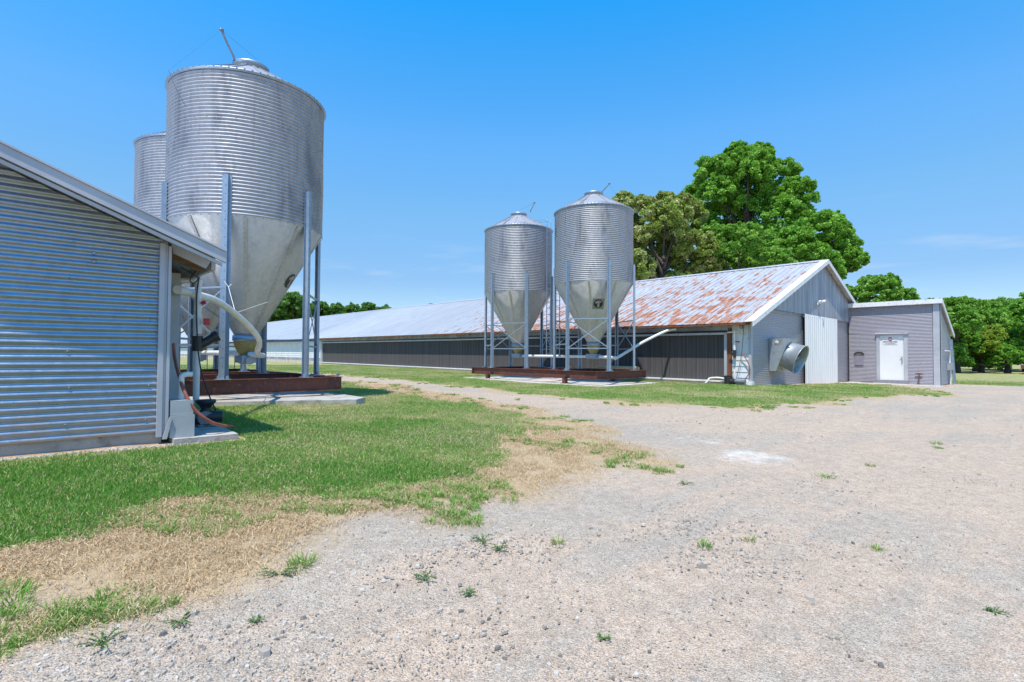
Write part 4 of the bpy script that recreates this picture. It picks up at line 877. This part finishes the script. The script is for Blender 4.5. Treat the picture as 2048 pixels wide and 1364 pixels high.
# ------------------------------------------------------------------ auger tubes
m = MB(); m.tube([(15.81, 16.35, 1.01), (15.81, 12.8, 1.01)], .055, 12); m.tube(bez([(15.81, 12.2, 1.01), (15.9, 11.6, .98), at(1235, 715, x=16.3), at(1283, 686, x=17.6), at(1330, 663, x=18.8), at(1352, 658, x=19.18)], 8), .055, 12)
tag(m.build('auger_tube', M['pvc'], None, (15.81, 16.35, 1.01)), 'white feed pipe running under the distant bins and curving up to the far barn eave', 'feed pipe')
m = MB(); m.tube([(3.41, 15.7, 1.08), (3.41, 12.2, 1.08)], .06, 12)
m.tube(bez([(3.41, 11.65, 1.06), (3.55, 11.25, 1.03), at(515, 706, y=10.9), at(518, 680, y=10.35), at(490, 645, y=9.6), at(440, 606, y=8.6), at(395, 590, y=7.7), at(355, 579, y=7.0)], 8), .05, 14)
tag(m.build('auger_tube', M['pvc'], None, (3.41, 15.7, 1.08)), 'thick curved white feed pipe from the near bins up to the left building', 'feed pipe')
m = MB(); qs = [at(448, 562, y=10.45), at(457, 574, y=10.4), at(471, 626, y=9.9)]; m.tube(qs, .006, 5); m.tube([qs[1], at(463, 568, y=10.4)], .006, 5); m.tube([qs[2], at(467, 634, y=9.5)], .008, 5); m.tube([qs[2], at(500, 616, y=10.5), at(548, 600, y=10.9)], .004, 5)
tag(m.build('guy_rope', M['pvc'], None, qs[0]), 'thin white rope tying the curved feed pipe to a bin leg', 'rope')
# items on platforms
hp = at(664, 757, y=10.58); hm = Vector((hp[0] - .35, 10.6, .625)); he = Vector((4.84, 10.62, .635))
HM = thing('sledge_hammer', 'long handled hammer lying on the near platform beam end', 'hammer', hm)
MB().tube([hm - Vector((.25, 0, 0)), hm + Vector((.2, 0, 0))], .018, 8).build('grip', M['rubber'], HM)
MB().tube([hm + Vector((.2, 0, 0)), he], .015, 8).build('shaft', M['paleplank'], HM)
MB().tube([he + Vector((-.01, -.07, .01)), he + Vector((.03, .07, .01))], .035, 10).build('head', M['pumpgrey'], HM)
m = MB().prism([(17.15, 11.45, .515), (17.3, 11.45, .515), (17.3, 11.45, .60), (17.2, 11.45, .645), (17.13, 11.45, .60)], (0, 1.9, 0)); tag(m.build('timber_offcut', M['paleplank'], None, (17.2, 11.45, .51)), 'pale weathered timber lying on the right end of the distant platform', 'timber')
q = at(1142, 733, y=13.9); m = MB().box(q[0] - .15, q[0] + .15, 13.8, 14.0, .515, .64); m.bar((q[0] - .12, 13.79, .58), (q[0] + .12, 13.79, .58), .004, .03); tag(m.build('wood_block', M['paleplank'], None, (q[0], 13.9, .515)), 'small tan wood block on the distant platform between the bins', 'wood block')

# ------------------------------------------------------------------ left pump corner
b0 = at(366, 866, z=.22)
BXX = thing('pump_box', 'pale two tier box at the left building corner with a short pipe on top', 'box', (1.2, 6.3, .22))
MB().box(1.10, 1.315, 6.28, 6.62, .22, .445).build('lower_box', M['bluebox'], BXX)
MB().box(1.10, 1.305, 6.30, 6.62, .449, .60).build('upper_box', M['bluebox'], BXX)
MB().prism([(1.07, 6.26, .22), (1.11, 6.26, .42), (1.09, 6.26, .44), (1.03, 6.26, .22)], (0, .02, 0)).build('flashing', M['trim'], BXX)
q = at(362, 800, y=6.45); MB().tube(bez([(q[0], 6.45, .60), (q[0], 6.45, .80), (q[0] + .005, 6.45, .84), (q[0] + .04, 6.45, .86), (q[0] + .10, 6.45, .86)], 4), .028, 12).build('pipe_stub', M['pvc'], BXX)
vp = lambda py, dx=0: at(397 + dx, py, y=7.35)
PW = thing('well_pipe', 'white upright water pipe with black filter beside the left building corner', 'water pipe', vp(800))
t0 = vp(555); t1 = vp(800); m = MB().tube(bez([at(345, 561, y=7.35), at(390, 561, y=7.35)], 1), .035, 12)
m.tube([at(386, 561, y=7.35), (t0[0] - .02, 7.35, at(397, 561, y=7.35)[2]), ], .036, 12)
for a_, b_, r_ in ((566, 628, .036), (628, 668, .045), (700, 800, .036), (560, 572, .044), (612, 622, .043), (640, 644, .048), (655, 659, .048), (700, 706, .042)): m.tube([(t0[0], 7.35, vp(a_)[2]), (t0[0], 7.35, vp(b_)[2])], r_, 14)
m.build('pipe', M['pvc'], PW)
m = MB().tube([(t0[0], 7.35, vp(672)[2]), (t0[0], 7.35, vp(702)[2])], .062, 14); m.tube([(t0[0] + .02, 7.35, vp(692)[2]), (t0[0] + .18, 7.33, vp(674)[2])], [.05, .058], 14); m.tube([(t0[0] + .17, 7.33, vp(675)[2]), (t0[0] + .22, 7.32, vp(670)[2])], .07, 8); m.build('filter', M['black'], PW)
m = MB().tube([(t0[0] + .03, 7.31, vp(607)[2]), (t0[0] + .07, 7.29, vp(604)[2])], .022, 8); m.box(t0[0] + .05, t0[0] + .11, 7.25, 7.3, vp(650)[2], vp(637)[2]); m.build('valve_handle', M['red'], PW)
pm = at(408, 850, z=.23); PM = thing('water_pump', 'dark pump standing on the slab beside the pale box at left', 'pump', pm); px_, py_ = 1.60, 7.1
m = MB().lathe((px_, py_, .0), [(.09, .23), (.12, .26), (.10, .36), (.05, .42), (.07, .46), (.11, .50), (.11, .53), (0, .535)], 18); m.tube([(px_ - .02, py_ - .05, .33), (px_ + .16, py_ - .1, .33)], .07, 14); m.build('housing', M['black'], PM)
m = MB().tube([(px_ - .02, py_ - .12, .32), (px_ - .02, py_ + .18, .32)], .085, 14); m.box(px_ - .1, px_ + .08, py_ - .12, py_ + .18, .225, .25); m.build('motor', M['pumpgrey'], PM)
hz = lambda X_, Y_: gzf(X_, Y_) + .03
m = MB().tube(bez([at(347, 688, y=6.75), at(349, 712, y=6.65), at(357, 748, y=6.5), at(372, 790, y=6.35), at(392, 822, y=6.3), at(420, 843, y=6.3), at(445, 851, y=6.38), at(466, 853, y=6.48)], 8), .017, 10)
tag(m.build('water_hose', M['hose'], None, at(466, 855, y=6.48)), 'brown hose hanging from the left building and trailing onto the ground', 'hose')
m = MB().tube(bez([at(407, 515, y=6.9), at(399, 550, y=7.2), at(393, 600, y=7.25), at(395, 680, y=7.25), at(402, 740, y=7.2), at(418, 790, y=7.1), at(434, 828, y=7.1), at(428, 832, y=7.1)], 8), .008, 6)
m.tube(bez([at(407, 519, y=6.9), at(390, 545, y=6.95), at(380, 560, y=7.0), at(388, 566, y=7.1), at(396, 556, y=7.1), at(380, 545, y=6.95), at(362, 535, y=6.9)], 6), .007, 6)
tag(m.build('electric_cable', M['rubber'], None, at(434, 828, y=7.1)), 'black cable looping from the left eave down to the pump', 'cable')

# ------------------------------------------------------------------ right pump corner
W_ = lambda px, py, x=19.18: at(px, py, x=x)
P2 = thing('well_pipe', 'white riser pipe with black filter on the far barn corner', 'water pipe', W_(1468, 760))
m = MB().tube(bez([W_(1455, 665), W_(1468, 664)], 1), .03, 10)
xx = 19.18; yy = W_(1469, 700)[1]
for a_, b_, r_ in ((662, 690, .035), (690, 700, .045), (738, 768, .035), (757, 765, .045)): m.tube([(xx, yy, W_(1469, a_)[2]), (xx, yy, W_(1469, b_)[2])], r_, 10)
m.tube([(xx, yy, W_(1469, 664)[2]), (xx, yy - .3, W_(1469, 664)[2])], .02, 8); m.build('pipe', M['pvc'], P2)
m = MB().tube([(xx, yy, W_(1469, 700)[2]), (xx, yy, W_(1469, 716)[2])], [.06, .045], 12); m.tube([(xx, yy + .03, W_(1469, 708)[2]), (xx - .05, yy + .16, W_(1469, 703)[2])], .03, 8); m.build('filter', M['black'], P2)
m = MB().tube([(xx, yy - .04, W_(1469, 683)[2]), (xx - .02, yy - .2, W_(1469, 684)[2])], .022, 8); m.build('valve_handle', M['red'], P2)
P3 = thing('water_pump', 'black and grey pump on the ground at the far barn corner', 'pump', W_(1475, 768, 19.0))
py0 = W_(1460, 760)[1]; zg = gzf(19.1, 8.5)
MB().lathe((19.08, py0 + .02, zg), [(.10, .03), (.14, .05), (.15, .32), (.16, .34), (.0, .36)], 14, smooth=False).build('tank', M['black'], P3)
MB().tube([(19.05, py0 - .1, zg + .14), (19.05, py0 - .62, zg + .14)], .08, 14).build('motor', M['pumpgrey'], P3)
m = MB().tube([(19.05, py0 - .08, zg + .14), (19.05, py0 - .26, zg + .14)], .10, 12); m.box(18.96, 19.14, py0 - .62, py0 + .15, zg - .02, zg + .05); m.build('base', M['black'], P3)
m = MB().tube(bez([W_(1484, 708), W_(1492, 718), W_(1499, 733), W_(1499, 745), W_(1492, 756), W_(1489, 762)], 6), .018, 8); tag(m.build('water_hose', M['hose'], None, W_(1489, 762)), 'short reddish hose on the white siding at the far barn corner', 'hose')
m = MB().tube(bez([W_(1487, 655), W_(1485, 690), W_(1480, 725), W_(1473, 755)], 6), .009, 6); m.tube(bez([W_(1487, 655), W_(1479, 650), W_(1482, 657), W_(1489, 652)], 5), .012, 6); tag(m.build('electric_cable', M['rubber'], None, W_(1473, 755)), 'thin black cable hanging down the white siding at the far barn corner', 'cable')
m = MB().tube(bez([W_(1451, 758, 19.15), W_(1436, 755.5, 19.1), W_(1420, 756.5, 19.05), W_(1416, 761, 19.0), W_(1410, 768, 18.95)], 4), .035, 10); m.tube([W_(1410, 768, 18.95), W_(1411, 770, 18.8)], .045, 10)
tag(m.build('drain_pipe', M['pvc'], None, W_(1410, 768, 18.95)), 'white drain pipe along the foot of the far cooling pads', 'drain pipe')

# ------------------------------------------------------------------ weeds picked out singly
def weed(px, py, size, label, n=60):
    size *= .72
    c = at(px, py, z=0.); z0 = gzf(c[0], c[1]); c = at(px, py, z=z0)
    z0 = float(gsurf(np.array([c[0]]), np.array([c[1]]))[0])
    sm = MB(); ns = 9; L = []; T = []
    for k in range(ns):
        a = rnd.uniform(0, 2 * PI); l = size * rnd.uniform(.5, 1); e = Vector((c[0] + math.cos(a) * l, c[1] + math.sin(a) * l, z0 + rnd.uniform(.1, .32) * size)); b = Vector((c[0], c[1], z0 - .005)); sm.tube([b, (b + e) / 2 + Vector((0, 0, .15 * size)), e], .0018, 4)
        for j in range(n // ns + 2):
            t = rnd.uniform(.25, 1.02); p = b.lerp(e, t) + Vector((0, 0, .3 * size * t * (1 - t))); d_ = Vector((rnd.uniform(-1, 1), rnd.uniform(-1, 1), rnd.uniform(-.1, .8))).normalized(); s_ = d_.cross(Vector((rnd.uniform(-.4, .4), rnd.uniform(-.4, .4), 1))).normalized(); ll = rnd.uniform(.009, .018); L += [p, p + d_ * ll * .5 + s_ * ll * .22, p + d_ * ll, p + d_ * ll * .5 - s_ * ll * .22]; T += [rnd.random()] * 4
    w = thing('weed', label, 'weed', (c[0], c[1], z0), 'small weeds growing in the gravel'); sm.build('stems', M['weed'], w)
    lo = npmesh('leaves', np.array([(p.x - c[0], p.y - c[1], p.z - z0) for p in L]), 4, np.arange(len(L)), M['weed'], dict(tint=np.array(T))); lo.parent = w
weed(965, 1083, .15, 'sprawling green weed on the gravel below the middle of the lawn edge', 90)
weed(1000, 1097, .11, 'weed touching the right end of a sprawling one in the gravel', 80)
weed(852, 1158, .10, 'small upright weed in the sand left of the bare centre', 90)
weed(940, 1183, .08, 'thin low weed, nearest one in the middle of the gravel', 50)
weed(1370, 969, .13, 'lone dark green weed in the gravel below the white powder patch', 70)
weed(362, 1242, .09, 'tiny weed at the lower left between pale stones', 60)
weed(510, 1240, .05, 'single sprig standing alone in the sand at lower left', 25)
weed(560, 1150, .14, 'broad clump of weed at the straw edge, lower left', 110)
weed(205, 1290, .12, 'leafy weed among pale slates near the bottom left corner', 90)
weed(1205, 1272, .05, 'very small sprig near the bottom centre of the gravel', 25)
weed(1990, 1222, .07, 'small weed near the lower right corner of the yard', 40)

# ------------------------------------------------------------------ trees
def tree(name, label, cat, base, lobes, leafmat, trunk_r, leaf=.28, per=55, clumps=46, group='trees beyond the poultry houses', limbs=True, seed=1, fill=.55):
    """lobes: [(x,y,z,rx,rz)]; crown of leaf clusters spread through each lobe"""
    g = np.random.default_rng(seed); T = thing(name, label, cat, base, group); P = []; Tn = []
    for (x, y, z, r, rz) in lobes:
        k = max(8, int(clumps * 1.6)); dr = g.normal(size=(k, 3)); dr /= np.linalg.norm(dr, axis=1)[:, None]; dr[:, 2] = np.where(dr[:, 2] < -.55, -dr[:, 2], dr[:, 2])
        rad = (g.random(k) ** fill); rad = .35 + .75 * rad; cc = np.array([x, y, z]) + dr * rad[:, None] * np.array([r, r, rz]) * .92
        cr = r * g.uniform(.07, .22, k); ct = g.random(k)
        m = int(per * 1.15); a = g.normal(size=(k, m, 3)); a /= np.linalg.norm(a, axis=2)[:, :, None]; q = cc[:, None] + a * (g.random((k, m, 1)) ** .45) * cr[:, None, None] * np.array([1, 1, .75])
        P.append(q.reshape(-1, 3)); Tn.append(np.clip(np.repeat(ct * .7, m) + g.uniform(0, .35, k * m), 0, 1))
    P = np.concatenate(P); Tn = np.concatenate(Tn); n = len(P)
    d = g.normal(size=(n, 3)); d[:, 2] *= .7; d /= np.linalg.norm(d, axis=1)[:, None]; s = np.cross(d, g.normal(size=(n, 3))); s /= np.linalg.norm(s, axis=1)[:, None]; L = leaf * .72 * g.uniform(.5, 1.4, n)[:, None]
    V = np.stack([P - d * L * .5, P + s * L * .32, P + d * L * .5, P - s * L * .32], 1) - np.array(base)
    co = npmesh('crown', V.reshape(-1, 3), 4, np.arange(4 * n), leafmat, dict(tint=np.repeat(Tn, 4))); co.parent = T
    if trunk_r:
        m = MB(); b = Vector(base); top = Vector(lobes[0][:3]); mid = b.lerp(Vector((b.x, b.y, top.z)), .5); m.tube([b - Vector((0, 0, .3)), b + Vector((0, 0, .5)), mid, top], [trunk_r * 1.4, trunk_r, trunk_r * .5, trunk_r * .12], 10)
        if limbs:
            for l in lobes[1:]:
                e = Vector(l[:3]); s0 = b.lerp(top, max(.42, min(.85, (e.z - b.z) / (top.z - b.z + .01) * .6))); m.tube([s0, s0.lerp(e, .5) + Vector((0, 0, -.2)), e], [trunk_r * .32, trunk_r * .2, trunk_r * .05], 7)
        m.build('trunk', M['bark'], T)
    return T
def lobes_at(L, d, sp=0, sq=.95):
    o = []
    for i, (px, py, r) in enumerate(L):
        dd = d + (((i * 37) % 7) - 3) * sp; q = at(px, py, d=dd); o.append((q[0], q[1], q[2], r * dd / F, r * dd / F * sq))
    return o
def tree_at(name, label, cat, px, d, L, mat, tr, sp=.8, **k):
    c = at(px, 720, d=d); tree(name, label, cat, (c[0], c[1], gzf(c[0], c[1])), lobes_at(L, d, sp), mat, tr, **k)
tree_at('broadleaf_tree', 'tallest broad green tree rising behind the ridge of the far barn', 'tree', 1500, 52,
    [(1495, 345, 52), (1430, 350, 42), (1560, 362, 45), (1405, 400, 42), (1590, 395, 42), (1500, 410, 60), (1450, 440, 45), (1560, 440, 50), (1400, 455, 36), (1600, 430, 30), (1470, 480, 46), (1440, 395, 44), (1475, 312, 28), (1520, 308, 24), (1535, 490, 45), (1520, 330, 35)], M['leafA'], .55, seed=3, per=90, clumps=85, leaf=.32)
tree_at('broadleaf_tree', 'wide green tree leaning right past the gable peak of the far barn', 'tree', 1600, 45,
    [(1590, 500, 48), (1640, 470, 48), (1680, 490, 38), (1660, 445, 26), (1705, 515, 24), (1722, 522, 14), (1560, 520, 42), (1640, 530, 40), (1690, 455, 12), (1625, 560, 30), (1688, 536, 26), (1665, 550, 24)], M['leafA'], .45, seed=4, per=95, clumps=80, leaf=.3)
tree_at('broadleaf_tree', 'lower bright green tree directly above the rusty roof ridge', 'tree', 1470, 40,
    [(1480, 490, 48), (1440, 485, 40), (1520, 500, 40), (1460, 530, 38), (1550, 530, 36), (1500, 545, 35), (1410, 540, 30)], M['leafC'], .35, seed=5, per=95, clumps=80)
tree_at('flowering_tree', 'olive and cream flowering tree behind the right-hand distant bin', 'tree', 1320, 40,
    [(1330, 450, 55), (1280, 425, 38), (1370, 440, 42), (1310, 500, 55), (1390, 500, 45), (1255, 470, 40), (1345, 540, 45), (1270, 540, 40), (1410, 530, 30), (1245, 405, 22), (1330, 402, 20), (1365, 402, 16), (1250, 520, 42), (1300, 570, 36), (1360, 575, 34), (1240, 570, 30), (1330, 490, 50), (1380, 555, 30)], M['leafB'], .4, seed=6, per=95, clumps=80, leaf=.25)
tree_at('broadleaf_tree', 'rounded dark green tree above the small shed', 'tree', 1755, 62,
    [(1755, 590, 38), (1715, 600, 30), (1795, 600, 32), (1740, 572, 22), (1775, 568, 22), (1825, 612, 18), (1690, 590, 20)], M['leafC'], .4, seed=7, leaf=.36, per=90, clumps=70)
lab = ['bushy tree just right of the shed, shading the grass', 'dense green tree with a dark gap at its foot, right of the shed', 'taller tree of the right hand treeline', 'yellow green shrubby tree low in the right treeline', 'round topped tree at the right end of the treeline', 'tree at the very right edge of the picture', 'pale green bush at the foot of the right treeline', 'far tree showing above the shed roof']
spec = [(1915, 52, [(1915, 650, 40), (1905, 620, 26), (1930, 690, 30), (1895, 680, 25), (1905, 712, 24), (1890, 640, 30)], 'leafC'), (1950, 60, [(1945, 625, 32), (1975, 650, 36), (1930, 660, 30), (1960, 700, 28), (1940, 712, 24), (1925, 610, 18)], 'leafC'), (2000, 66, [(2000, 632, 36), (2030, 625, 30), (1975, 618, 22), (2010, 670, 38), (1990, 705, 32), (2030, 700, 34), (2045, 615, 20)], 'leafC'),
        (1962, 54, [(1965, 690, 30), (1985, 672, 22), (1945, 705, 18)], 'leafD'), (2050, 60, [(2045, 640, 40), (2075, 620, 40), (2040, 690, 34), (2070, 680, 36), (2020, 700, 26), (2060, 712, 30)], 'leafA'), (2110, 58, [(2110, 630, 50), (2130, 680, 50)], 'leafC'), (2015, 53, [(2005, 708, 22), (2030, 716, 16), (1985, 716, 16), (1960, 720, 14), (1935, 724, 11)], 'leafA'), (1860, 75, [(1860, 612, 16), (1885, 610, 14)], 'leafE')]
for i, (px, d, L, mt) in enumerate(spec): tree_at('broadleaf_tree', lab[i], 'tree', px, d, L, M[mt], .25, sp=.5, seed=20 + i, per=85, clumps=70, leaf=.3 if d < 70 else .4, group='trees of the right hand treeline')
farl = [(548, 615, 34, 120, 'nearest tree of the left background, beside the near bin cone'), (585, 608, 26, 120, 'pointed tree seen between the legs of the near bin'), (520, 640, 24, 118, 'low bush behind the far barn seen below the bin cone'), (640, 622, 22, 150, 'small tree above the far roof just right of the near bin legs'), (672, 626, 20, 150, 'second tree right of the near bin legs'), (705, 628, 22, 155, 'third tree of the distant wood above the roof'), (738, 624, 20, 155, 'highest rounded tree of the distant wood above the roof'), (768, 628, 18, 160, 'tree where the distant wood thins to the right'), (795, 632, 14, 165, 'last low tree of the distant wood'), (505, 655, 24, 122, 'bush behind the far roof seen through the near platform legs'), (440, 672, 20, 165, 'far tree glimpsed between the near bin hoppers'), (385, 682, 18, 175, 'leftmost far tree, glimpsed beside the left building corner'), (862, 612, 5, 170, 'tiny tree top peeking over the roof ridge'), (612, 622, 20, 145, 'tree directly behind the right pair of near bin legs')]
for i, (px, py, r, d, lb) in enumerate(farl):
    tree_at('broadleaf_tree', lb, 'tree', px, d, [(px, py, r), (px - r * .6, py + r * .5, r * .8), (px + r * .6, py + r * .5, r * .8), (px, py + r * 1.4, r * 1.1)], M['leafE'], .3, sp=1, seed=50 + i, per=70, clumps=60, leaf=.75, group='trees of the distant wood')
m = None
for i, (px, py, r, lb) in enumerate(((1908, 722, 17, 'low dark bush right behind the shed corner'), (1935, 722, 20, 'low round bush left of the yellow green shrub'), (1968, 724, 18, 'low bush at the foot of the yellow green shrub'), (1998, 726, 16, 'low bush in the grass left of the rusty trailer'), (2060, 716, 22, 'bush behind the rusty trailer'))):
    tree_at('bush', lb, 'bush', px, 55 + i, [(px, py, r), (px - r * .7, py + 5, r * .7), (px + r * .7, py + 4, r * .75)], M['leafC'], 0, sp=.3, seed=90 + i, per=80, clumps=60, leaf=.28, group='bushes at the foot of the treeline')
tree_at('undergrowth', 'x', 'undergrowth', 1960, 72, [(1830 + 26 * k, 712, 24 + (k * 7) % 9) for k in range(14)] + [(1835 + 26 * k, 670, 26) for k in range(13)], M['leafC'], 0, sp=.6, seed=140, per=70, clumps=50, leaf=.34, group=None)
uo = [o for o in bpy.data.objects if o.name.startswith('undergrowth')][0]; uc = uo.children[0]; uc.parent = None; uc.location = uo.location; bpy.data.objects.remove(uo); uc.name = 'undergrowth'
tag(uc, 'dark undergrowth filling the space behind the right hand treeline', 'undergrowth', kind='stuff')
# trailer at the far right edge
q = at(2042, 733, d=50); TR = thing('flatbed_trailer', 'rusty red flat trailer at the far right edge before the trees', 'trailer', (q[0], q[1], gzf(q[0], q[1])))
zt = q[2] + .12; MB().box(q[0] - .4, q[0] + 5.5, q[1] - 1.9, q[1] + .0, zt - .32, zt).build('deck', M['farred'], TR)
MB().box(q[0] - .42, q[0] + 5.52, q[1] - 1.92, q[1] + .02, zt + .003, zt + .06).build('deck_rail', M['greyplaque'], TR)
for s_ in (-.3, -1.6): MB().tube([(q[0] + 2.0, q[1] + s_ - .1, zt - .45), (q[0] + 2.0, q[1] + s_ + .1, zt - .45)], .3, 16).build('wheel', M['rubber'], TR)
# wire panel fence posts seen between the near bin legs
for i, (px, lb) in enumerate(((381, 'pale timber fence post behind the near platform, leftmost'), (414, 'thin dark fence stake left of the near bin leg'), (469, 'thin dark fence stake right of the near bin leg'))):
    q = at(px, 742, y=24); z0 = gzf(q[0], 24.); m = MB()
    r_ = .05 if i == 0 else .015
    m.tube([(q[0], 24, z0 - .1), (q[0], 24, 1.05 if i == 0 else .95)], r_, 8); m.lathe((q[0], 24, 1.05 if i == 0 else .95), [(r_, 0), (r_ * 1.2, .01), (0, .03)], 8)
    tag(m.build('fence_post', M['paleplank'] if i == 0 else M['rubber'], None, (q[0], 24, z0)), lb, 'fence post', 'fence posts behind the near platform')
